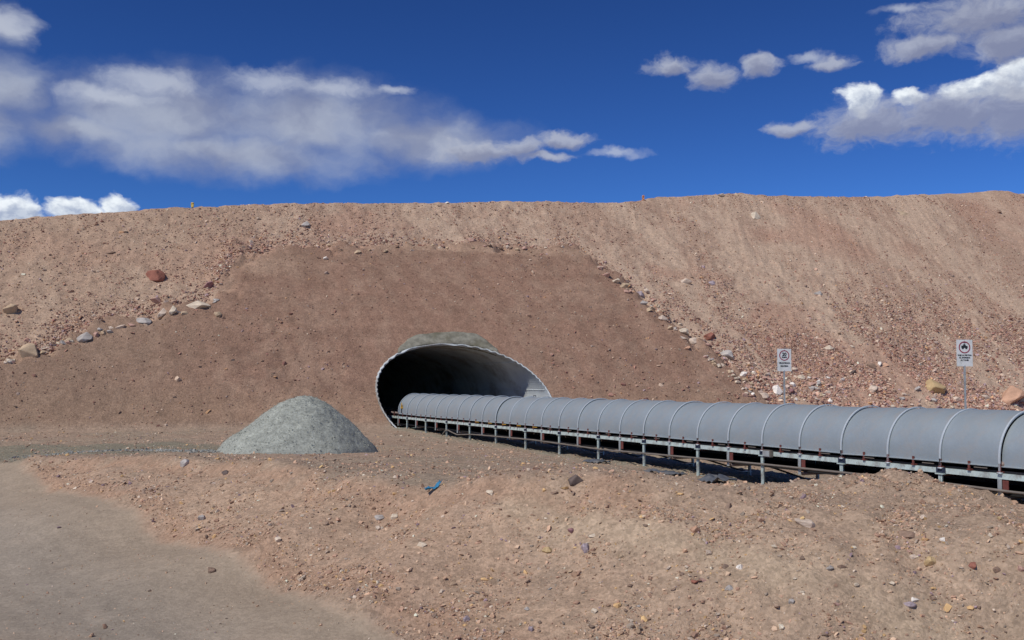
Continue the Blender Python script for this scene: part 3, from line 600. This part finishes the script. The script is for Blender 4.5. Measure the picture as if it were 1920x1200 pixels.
obj('heap', mesh_np('heap', pvv, pff, M['pile'], True), pile)

# ------------------------------------------------------------------ stones
def hull(seed, n=12, flat=1.0, big=False):
    r = random.Random(seed); bm = bmesh.new()
    for k in range(n):
        v = Vector((r.gauss(0, 1), r.gauss(0, 1), r.gauss(0, 1))).normalized(); q = .5 * r.uniform(.8, 1.0)
        bm.verts.new((v.x * q, v.y * q, v.z * q * flat))
    res = bmesh.ops.convex_hull(bm, input=bm.verts[:]); bmesh.ops.delete(bm, geom=[g for g in res['geom_interior'] if isinstance(g, bmesh.types.BMVert)], context='VERTS')
    if big:
        bmesh.ops.bevel(bm, geom=bm.edges[:], offset=.02, segments=1, affect='EDGES'); bmesh.ops.triangulate(bm, faces=bm.faces[:]); bmesh.ops.subdivide_edges(bm, edges=bm.edges[:], cuts=2, use_grid_fill=True)
        for v in bm.verts:
            x, y, z = (c * 3.1 + seed for c in v.co); d = pn(np.array([x + z * .7]), np.array([y - z * .4]), seed)[0] * .07 + pn(np.array([x * 3]), np.array([y * 3 + z * 2]), seed + 4)[0] * .03; v.co *= 1 + d
    me = bpy.data.meshes.new('rock'); bm.to_mesh(me); bm.free(); me.materials.append(M['rock']); return me
PROTO = bpy.data.collections.new('stone_shapes')
for k in range(8):
    me = hull(100 + k, 11 + k % 4, (.8, .6, 1.0, .5)[k % 4]); me.materials.clear(); me.materials.append(M['stone']); PROTO.objects.link(bpy.data.objects.new('stone_shape', me))
def scatter_group():
    g = bpy.data.node_groups.new('scatter', 'GeometryNodeTree'); g.interface.new_socket('Geometry', in_out='INPUT', socket_type='NodeSocketGeometry'); g.interface.new_socket('Geometry', in_out='OUTPUT', socket_type='NodeSocketGeometry')
    n = g.nodes; a = n.new('NodeGroupInput'); b = n.new('NodeGroupOutput'); i = n.new('GeometryNodeInstanceOnPoints'); ci = n.new('GeometryNodeCollectionInfo'); ci.inputs['Collection'].default_value = PROTO; ci.inputs['Separate Children'].default_value = True; ci.inputs['Reset Children'].default_value = True
    def at(nm, ty):
        x = n.new('GeometryNodeInputNamedAttribute'); x.data_type = ty; x.inputs['Name'].default_value = nm; return x.outputs['Attribute']
    l = g.links; l.new(a.outputs[0], i.inputs['Points']); l.new(ci.outputs[0], i.inputs['Instance']); i.inputs['Pick Instance'].default_value = True
    l.new(at('pick', 'INT'), i.inputs['Instance Index']); l.new(at('scl', 'FLOAT_VECTOR'), i.inputs['Scale']); l.new(at('rot', 'FLOAT_VECTOR'), i.inputs['Rotation']); l.new(i.outputs[0], b.inputs[0]); return g
SCAT = scatter_group()
def scatter(name, pts, size, cols, label, parent=None, flat=(.55, 1.0)):
    n = len(pts); me = bpy.data.meshes.new(name); me.vertices.add(n); me.vertices.foreach_set('co', np.asarray(pts, np.float32).ravel())
    def add(nm, ty, key, data): a = me.attributes.new(nm, ty, 'POINT'); a.data.foreach_set(key, np.ascontiguousarray(data).ravel())
    sc3 = size[:, None] * np.stack([RNG.uniform(.8, 1.4, n), RNG.uniform(.7, 1.1, n), RNG.uniform(*flat, n)], 1)
    add('scl', 'FLOAT_VECTOR', 'vector', sc3.astype(np.float32)); add('rot', 'FLOAT_VECTOR', 'vector', np.stack([RNG.normal(0, .5, n), RNG.normal(0, .5, n), RNG.uniform(0, 6.28, n)], 1).astype(np.float32))
    add('pick', 'INT', 'value', RNG.integers(0, 8, n).astype(np.int32)); add('col', 'FLOAT_COLOR', 'color', np.concatenate([cols, np.ones((n, 1))], 1).astype(np.float32))
    o = obj(name, me, parent); o.modifiers.new('stones', 'NODES').node_group = SCAT; o['kind'] = 'stuff'
    if label: o['label'] = label
    return o
PAL_RUB = np.array([(.34, .23, .18), (.26, .16, .13), (.22, .12, .10), (.42, .33, .26), (.30, .24, .21), (.48, .40, .33), (.38, .24, .14), (.26, .20, .22), (.32, .19, .15)])
P_RUB = np.array([.20, .18, .12, .12, .12, .06, .05, .05, .10])
PAL_GRD = np.array([(.36, .25, .18), (.30, .20, .15), (.40, .30, .22), (.28, .24, .20), (.48, .41, .34), (.42, .29, .15), (.25, .19, .22), (.20, .15, .12)])
P_GRD = np.array([.24, .22, .18, .14, .07, .05, .03, .07])
WARM = np.array([1.03, .975, .91])
def pick_cols(pal, p, n): c = pal[RNG.choice(len(pal), n, p=p / p.sum())]; return np.clip(c * WARM * 1.36 * RNG.uniform(.62, 1.38, (n, 1)), .03, .75)
# slope stones
n = 1000000; w = RNG.uniform(-34, 62, n); z = RNG.uniform(-.3, 16.5, n) ; q = Q_RUB + z * K_RUB; x, y = wq_xy(w, q)
ok = (np.abs(x / np.maximum(y, 1)) < .60) & (z < np.interp(w, CREST_W, CREST_Z) + .1); w, z, x, y = w[ok], z[ok], x[ok], y[ok]
sd = poly_sdf(w, z, FILL_POLY); fm = interp2(fillm, x, y)
s3, s4 = streaks(w, z); streak = .8 * s3 + .5 * s4 + .05
gap = 1 - ss(streak, -.05, .35); patch = .35 + 1.0 * ss(fbm(w * .5, z * .7, 4, 121, .6), -.45, .5)
lowR = (1 - ss(z + .8 * fbm(w * .2, z * .3, 3, 123), 2.8, 10.5)) * ss(w, 1, 6); lowL = np.exp(-(np.maximum(sd, 0) / 2.3) ** 2) * (w < -3)
top_ = np.exp(-((np.interp(w, CREST_W, CREST_Z) - z - .5) / 1.0) ** 2)
rim = np.exp(-(np.maximum(sd, 0) / 1.2) ** 2)
dens = 9 + 30 * (1 - ss(streak, -.35, .3)) * patch + 190 * lowR * (.10 + .90 * gap) * (.5 + .5 * patch) + 85 * lowL * patch + 70 * rim * patch + 24 * top_ * patch
dens = np.where(sd < .05, 9 + 8 * (fbm(w * .4, z * .4, 3, 125) > .25), dens) / (n / 2450.)
inpipe = (np.abs(w) / (A_ + .5)) ** 2 + ((z - ZC) / (B_ + 1.0)) ** 2 < 1
ok = (RNG.uniform(0, 1, len(w)) < dens) & ~inpipe; w, z, x, y, sd, lowR = w[ok], z[ok], x[ok], y[ok], sd[ok], lowR[ok]
size = np.exp(RNG.normal(-2.72, .46, len(w))) * (1 + .75 * np.exp(-(np.maximum(sd, 0) / .9) ** 2) + .35 * lowR + .5 * (1 - ss(z, .4, 3.0)) * (w > 2)); size = np.where(sd < .05, size * .6, size); size = np.clip(size, .03, .34)
zz = height(x, y); pts = np.stack([x, y - .01, zz - size * .02], 1)
cols = pick_cols(PAL_RUB, P_RUB, len(w)); low = (1 - ss(z, 1, 4)) * (w > 0); cols = cols * (1 + .15 * low[:, None]); cols = np.where((sd < .05)[:, None], cols * .85, cols)
scatter('rubble', pts, size, cols, 'loose rubble stones lying on the embankment face')
# bench and bank
def near_pts(n, y0, y1, pw=2.0):
    u = RNG.uniform(0, 1, n); y = 1 / (1 / y0 - u * (1 / y0 - 1 / y1)); x = RNG.uniform(-.60, .60, n) * y; return x, y
x, y = near_pts(420000, 9.3, 42)
rd = interp2(roadd, x, y); em = interp2(embm, x, y); cl_ = fbm(x * .55, y * .55, 4, 131, .6)
bnd = np.exp(-((rd - .5) / .45) ** 2) * 1.8; right = ss(x, -1, 4) * (1 - ss(y, 14, 22))
dn = np.where(rd < .1, .05, .19 + .40 * ss(cl_, -.15, .75) + .2 * bnd + .35 * right * ss(cl_, -.4, .6)); dn = dn * (em < .6) * (1 - .8 * np.exp(-(interp2(np.abs(stripd), x, y) / .3) ** 2)); dn = dn * (.35 + 1.1 * ss(fbm(x * 1.1, y * 1.1, 4, 133, .6), -.4, .5))
ok = RNG.uniform(0, 1, len(x)) < dn; x, y, rd = x[ok], y[ok], rd[ok]
size = np.exp(RNG.normal(-3.92, .62, len(x))) * (.72 + y / 45); size = np.where(rd < .1, size * .6, size); size = np.clip(size, .008, .12)
scatter('gravel', np.stack([x, y, height(x, y) + size * .08], 1), size, pick_cols(PAL_GRD, P_GRD, len(x)), 'small loose stones lying on the dirt bank and bench')
# crushed stone on the pile and round its foot
k = nr and (np.clip((np.sqrt(RNG.uniform(0, 1, 4200)) * nr).astype(int), 0, nr - 1) * na + RNG.integers(0, na, 4200)); p = pvv[k] + RNG.normal(0, .02, (4200, 3)); p = p[p[:, 2] > .02]
sz = np.clip(np.exp(RNG.normal(-3.75, .35, len(p))), .012, .06)
pc = np.array([.345, .36, .31]) * RNG.uniform(.82, 1.18, (len(p), 1)); scatter('gravel', p, sz, pc, None, pile)
nt_ = 7000; x = -7.9 - np.abs(RNG.normal(0, 1.9, nt_)); y = RNG.normal(27.7, .40, nt_) + .1 * (x + 9); dd_ = np.hypot(x - PX, y - PY); ok = (x < -7) & (x > -14); x, y = x[ok], y[ok]
sz = np.clip(np.exp(RNG.normal(-3.0, .55, len(x))), .02, .17); scatter('gravel', np.stack([x, y, height(x, y)], 1), sz, np.array([.31, .31, .28]) * RNG.uniform(.7, 1.15, (len(x), 1)), 'grey gravel spilled along the track left of the pile')

# ------------------------------------------------------------------ single rocks
BIG = [hull(200 + k, 13 + k % 5, (.9, .7, 1.0)[k % 3], True) for k in range(9)]; SMALL = [hull(300 + k, 12 + k % 4, (.8, .6, 1.0, .7)[k % 4]) for k in range(10)]
COL = {k: tuple(1.28 * a for a in v) for k, v in dict(red=(.25, .105, .075), purple=(.24, .13, .13), tan=(.40, .30, .20), pale=(.47, .38, .30), grey=(.36, .33, .30), dark=(.11, .085, .075), white=(.66, .61, .54), yellow=(.44, .32, .17), orange=(.42, .255, .17),
           pink=(.38, .24, .19), lilac=(.32, .265, .28), brown=(.22, .15, .11), cream=(.50, .42, .32)).items()}
ROCKS = [  # photo column, row, width, height, colour, label
    (289, 514, 36, 27, 'red', 'dark red boulder on the left rubble, largest of that slope'), (391, 533, 22, 16, 'purple', 'purple red rock between the red boulder and the smooth earth'),
    (20, 576, 25, 32, 'tan', 'upright tan wedge rock standing on the rubble at the left edge'), (51, 655, 36, 36, 'tan', 'tall tan boulder at the left foot of the rubble above the earth slope'),
    (155, 630, 30, 22, 'grey', 'grey boulder on the lower rim of the left rubble'), (267, 601, 30, 14, 'grey', 'flat pale grey slab on the rim of the left rubble'),
    (302, 584, 20, 26, 'pale', 'leaning pale slab rock, left one of a leaning pair'), (322, 580, 17, 24, 'cream', 'leaning pale slab rock, right one of a leaning pair'),
    (373, 570, 40, 18, 'cream', 'long pale boulder on the rim right of the leaning pair'), (225, 612, 20, 11, 'pale', 'flat pale rock between the grey boulder and grey slab'),
    (293, 563, 30, 16, 'pink', 'dusty pink rock just above the leaning pair'), (407, 588, 17, 10, 'tan', 'lone tan rock on brown earth below the left rubble rim'), (205, 474, 19, 6, 'brown', 'thin flat brown slab jutting from the upper left rubble'),
    (571, 419, 18, 14, 'grey', 'grey rock with a dark side below the middle of the crest'), (669, 471, 13, 10, 'tan', 'tan rock resting at the top of the smooth earth'), (610, 484, 10, 7, 'white', 'small white rock near the top left of the smooth earth'),
    (838, 380, 8, 6, 'white', 'small white rock on the skyline over the tunnel'), (1352, 365, 13, 10, 'pale', 'pale rock on the skyline hump, left of two'), (1382, 363, 11, 9, 'tan', 'tan rock on the skyline hump, right of two'),
    (1814, 357, 11, 7, 'white', 'white rock on the skyline above the vehicle sign'), (1416, 404, 22, 14, 'cream', 'smooth cream rock high on the right rubble near the hump'), (1692, 398, 34, 7, 'tan', 'thin tan ledge slab jutting below the right crest'),
    (1873, 397, 12, 8, 'brown', 'small brown rock below the crest at the right edge'), (1584, 382, 12, 9, 'brown', 'small brown rock close below the right skyline'),
    (885, 449, 16, 9, 'pink', 'pink rock in the stones along the top of the smooth earth'),
    (1137, 514, 20, 14, 'pink', 'pink boulder topmost on the right rim of the smooth earth'), (1155, 525, 16, 12, 'cream', 'cream boulder second from the top on the right rim'), (1172, 535, 20, 13, 'tan', 'tan boulder third from the top on the right rim'),
    (1199, 549, 18, 14, 'lilac', 'lilac grey boulder midway down the right rim'), (1207, 567, 16, 11, 'grey', 'pale grey boulder under the lilac one on the right rim'), (1244, 595, 18, 13, 'pale', 'pale boulder above the white cluster on the right rim'),
    (1286, 526, 22, 12, 'pale', 'pale flat rock lying alone right of the smooth earth rim'), (1334, 531, 18, 9, 'lilac', 'lilac flat rock on the rubble right of the pale one'), (1330, 629, 24, 15, 'red', 'dull red boulder above the grey block'),
    (1365, 664, 28, 17, 'grey', 'square grey block standing at the smooth earth rim'), (1284, 622, 20, 12, 'cream', 'cream slab at the top of the white stone cluster'), (1299, 640, 22, 13, 'pale', 'pale slab over an orange stone at the rim'), (1288, 652, 13, 9, 'orange', 'orange stone at the right rim of the smooth earth'),
    (1394, 701, 15, 11, 'white', 'white rock below the grey block'), (1431, 740, 20, 12, 'pale', 'pale rock left of the number sign post near the ground'), (1457, 731, 22, 16, 'white', 'big white rock just left of the number sign post'),
    (1488, 722, 15, 15, 'white', 'white rock just right of the number sign post'), (1484, 733, 13, 11, 'purple', 'purple rock under the white one by the number sign'), (1502, 705, 16, 11, 'cream', 'cream rock right of the number sign panel'),
    (1534, 549, 18, 12, 'grey', 'pale grey slab in the right sand streak'), (1553, 652, 22, 13, 'cream', 'cream yellow rock right of the number sign'), (1634, 685, 17, 13, 'brown', 'dark brown rock left of the orange and white pair'), (1659, 684, 13, 11, 'orange', 'orange rock beside a white one on the right slope'),
    (1650, 682, 8, 11, 'white', 'white stone touching the orange one on the right slope'), (1579, 711, 11, 9, 'white', 'small round white rock above the brown dirt patch'), (1639, 729, 20, 16, 'pale', 'pale rock in the brown dirt patch behind the conveyor'), (1601, 698, 12, 9, 'dark', 'dark stone above the brown dirt patch'),
    (1751, 721, 44, 34, 'yellow', 'big yellow boulder left of the vehicle sign'), (1893, 738, 54, 38, 'orange', 'big orange boulder right of the vehicle sign'), (1919, 744, 22, 20, 'grey', 'grey rock behind the big orange boulder'), (1720, 729, 14, 12, 'grey', 'grey rock touching the left of the yellow boulder'),
    (1792, 747, 22, 11, 'pale', 'pale flat rock at the foot of the vehicle sign'), (1850, 745, 20, 11, 'pale', 'pale rock left of the big orange boulder'),
    (1080, 899, 26, 22, 'dark', 'dark brown pointed rock on the bench before the conveyor'), (345, 868, 19, 16, 'grey', 'grey rock on the bench lip below the gravel pile'), (424, 886, 15, 10, 'dark', 'dark rock on the bench lip right of the grey one'), (377, 885, 13, 8, 'brown', 'brown rock between the grey and dark bench rocks'),
    (377, 970, 14, 14, 'grey', 'grey stone halfway up the orange bank'), (396, 1069, 17, 11, 'brown', 'brown stone lying alone at the edge of the dirt road'), (1513, 980, 42, 22, 'pale', 'large pale flat slab on the right bank'), (1303, 991, 17, 14, 'orange', 'orange red stone left of the pale slab'),
    (1748, 1053, 25, 20, 'yellow', 'yellow stone on the lower right bank'), (1704, 1138, 27, 14, 'lilac', 'long purple grey stone low on the right bank'), (1716, 1124, 18, 9, 'white', 'white stone touching the purple grey one'), (1388, 1063, 17, 14, 'white', 'round white stone low on the bank, left of the flat pair'),
    (1556, 1068, 15, 13, 'grey', 'grey stone beside a dark flat one on the right bank'), (1580, 1066, 18, 9, 'brown', 'dark flat stone beside the grey one on the right bank'), (1097, 1029, 20, 20, 'lilac', 'purple grey stone in the middle of the bank'), (1072, 995, 16, 12, 'purple', 'purple stone above the middle of the bank'),
    (1110, 1005, 15, 10, 'cream', 'cream stone right of the purple one on the bank'), (1026, 1033, 17, 14, 'yellow', 'tan yellow stone left of the purple grey one'), (790, 1023, 21, 9, 'cream', 'flat cream stone alone on the bank below the blue rag'), (710, 972, 22, 10, 'grey', 'grey flat stone in the pale cluster left of the rag'),
    (740, 968, 17, 11, 'cream', 'cream stone in the pale cluster left of the rag'), (710, 989, 12, 14, 'pale', 'pale stone lowest in the cluster left of the rag'), (875, 1160, 11, 13, 'lilac', 'lilac grey stone near the bottom of the bank'), (995, 1180, 10, 13, 'lilac', 'small bluish stone at the bottom of the picture'),
    (1825, 1062, 16, 14, 'red', 'dull red stone near the right edge of the bank'), (1870, 1068, 14, 13, 'brown', 'brown stone right of the dull red one'), (1915, 1068, 14, 13, 'pink', 'pink stone at the right edge of the bank'), (1712, 1048, 15, 10, 'pale', 'pale stone left of the yellow one'),
    (1605, 1098, 16, 9, 'cream', 'cream stone in the middle of the right bank'), (1768, 1011, 11, 8, 'white', 'small white stone right of the dirt clod shelf'), (1705, 1006, 40, 12, 'brown', 'dark earth clod forming a small overhang'), (1318, 1086, 14, 10, 'pink', 'pink stone in the left stone patch of the right bank'),
    (1485, 1132, 12, 10, 'grey', 'pale grey stone at the low right of the bank'), (1303, 1094, 17, 9, 'red', 'reddish flat stone in the stone patch'), (1367, 1104, 15, 12, 'grey', 'blue grey stone under the round white one'), (1732, 970, 13, 9, 'pale', 'pale sharp stone on the heap before the conveyor'),
    (424, 843, 20, 14, 'grey', 'round grey clod at the left foot of the gravel pile'), (1875, 973, 9, 8, 'yellow', 'small yellow stone on the heap near the right edge'), (920, 924, 18, 9, 'cream', 'cream flat stone on the bench right of the rag'), (1040, 925, 20, 8, 'brown', 'brown flat stone on the bench near the dark rock'),
]
def put_rock(px, py, wpx, hpx, color, label, group=None, meshes=None, jitter=1):
    x, y, z, t = hit(px, py + hpx * .35); m_ = t / F; wd, ht = wpx * m_ * 1.32, hpx * m_ * 1.5; big = wpx >= 15
    me = (meshes or (BIG if big else SMALL)); o = bpy.data.objects.new('rock', me[RNG.integers(len(me))]); C.objects.link(o)
    o.scale = (wd, (wd + ht) * .48, ht); o.location = (x, y + wd * .10, z + ht * .12); o.rotation_euler = (RNG.normal(0, .12) - (.45 if y > 36 else .2), RNG.normal(0, .16), RNG.choice([0, math.pi]) + RNG.normal(0, .45))
    c = np.clip(np.array(COL[color]) * RNG.uniform(.9, 1.1), 0, 1); o.color = (*c, 1); tag(o, label, 'rock', group); return o
for r in ROCKS: put_rock(*r)
def many(n, pts_fn, label, group, cols, wlo, whi):
    k = 0
    for _ in range(n * 6):
        if k >= n: break
        px, py = pts_fn()
        if not (0 < px < 1920 and 0 < py < 1200): continue
        if any(abs(px - r[0]) < r[2] * .7 and abs(py - r[1]) < r[3] * .8 for r in ROCKS): continue
        wpx = rnd.uniform(wlo, whi); cn = rnd.choice(cols); put_rock(px, py, wpx, wpx * rnd.uniform(.5, .85), cn, label.format(dict(pale='pale buff', pink='dusty pink').get(cn, cn)), group); k += 1
def along(pl, sx, sy):
    def f():
        i = rnd.randrange(len(pl) - 1); u = rnd.random(); return pl[i][0] + (pl[i + 1][0] - pl[i][0]) * u + abs(rnd.gauss(0, sx)), pl[i][1] + (pl[i + 1][1] - pl[i][1]) * u - rnd.gauss(0, 1) * sy
    return f
many(46, along([(1110, 498), (1200, 560), (1290, 645), (1385, 718)], 14, 4), '{} rubble rock in the row along the right rim of the smooth earth', 'rocks along the right rim of the smooth earth', ['pink', 'pale', 'cream', 'grey', 'tan'], 8, 13)
many(62, lambda: (rnd.uniform(1390, 1560), rnd.uniform(690, 752)), 'loose {} rock among the rubble at the foot of the number sign', 'rocks at the foot of the number sign', ['pale', 'cream', 'white', 'pink', 'grey', 'tan', 'pink'], 7, 14)
many(26, lambda: (rnd.uniform(1660, 1915), rnd.uniform(728, 764)), 'loose {} rock at the slope foot around the vehicle sign', 'rocks at the foot of the vehicle sign', ['pale', 'cream', 'grey', 'pink', 'tan'], 7, 13)
many(36, along([(4, 675), (60, 662), (150, 634), (290, 594), (400, 567)], 6, 4), 'loose {} rock in the row along the lower rim of the left rubble', 'rocks along the rim of the left rubble', ['pale', 'pink', 'tan', 'grey', 'cream'], 8, 14)
many(24, along([(450, 465), (700, 466), (880, 462), (1080, 468)], 10, 3), 'loose {} rock in the row along the top of the smooth earth', 'rocks along the top of the smooth earth', ['pink', 'brown', 'pale', 'tan'], 7, 11)
many(22, lambda: (rnd.uniform(960, 1900), rnd.uniform(1000, 1180)), 'loose {} stone scattered on the lower right dirt bank', 'stones on the right bank', ['pink', 'pale', 'tan', 'cream', 'grey', 'brown'], 9, 14)

# ------------------------------------------------------------------ small things
def crumple(nu, nv, lu, lv, seed, amp, lift):
    u = np.linspace(-.5, .5, nu); v = np.linspace(-.5, .5, nv); U, Vv = np.meshgrid(u, v)
    x = U * lu + .08 * lu * pn(U * 3, Vv * 3, seed); y = Vv * lv + .10 * lv * pn(U * 4 + 5, Vv * 2, seed + 1); z = amp * (fbm(U * 3.5, Vv * 3.5, 3, seed + 2, .6) + .5) + lift(U, Vv)
    return np.stack([x, y, z], -1)
g_ = crumple(18, 9, .27, .10, 5, .03, lambda U, V_: .11 * ss(U, .05, .5) + .02); x, y, z, t = hit(812, 921)
rag = obj('rag', MB().quadgrid(g_).mesh('rag', M['blue'], True)); rag.location = (x, y, z); rag.rotation_euler = (0, 0, .5); rag.modifiers.new('thick', 'SOLIDIFY').thickness = .004
tag(rag, 'crumpled blue rag lying on the bench edge', 'rag')
for (px, py, wpx, lab) in ((1118, 867, 46, 'grey liner scrap at the foot of the conveyor, farthest from the photographer'), (1245, 888, 78, 'grey liner scrap draped below the middle conveyor legs, longest of the three'), (1345, 903, 52, 'grey liner scrap nearest the earth heap below the conveyor')):
    x, y, z, t = hit(px, py); ln = wpx * t / F * 1.25
    g_ = crumple(26, 8, ln, .42, px, .05, lambda U, V_: .03 * (1 - (2 * V_) ** 2) - .02); o = obj('liner_scrap', MB().quadgrid(g_).mesh('liner_scrap', M['liner'], True))
    o.location = (x, y, z + .02); o.rotation_euler = (0, 0, TH + math.pi / 2); o.modifiers.new('thick', 'SOLIDIFY').thickness = .006; tag(o, lab, 'plastic scrap', 'liner scraps along the conveyor')
for (px, yb_, yt, m_, lab) in ((358, 389, 374, 'stake_y', 'thin survey stake with yellow tape on the left skyline'), (1207, 377, 361, 'stake_o', 'thin survey stake with orange tape on the skyline right of centre')):
    x, y, z, t = hit(px, yb_ + 2); hgt = (yb_ - yt) * t / F; s_ = tag(empty('survey_stake', (x, y + .3, z - .05)), lab, 'stake', 'stakes on the crest')
    obj('post', MB().box((-.03, -.02, -.3), (.03, .02, hgt)).mesh('post', M['stake'], bevel=.004), s_); f_ = obj('tape', MB().quadgrid(crumple(6, 8, .16, hgt * .62, px, .04, lambda U, V_: 0 * U)).mesh('tape', M[m_], True), s_)
    f_.rotation_euler = (math.radians(90), 0, 0); f_.location = (.0, -.04, hgt * .66); f_.modifiers.new('thick', 'SOLIDIFY').thickness = .01
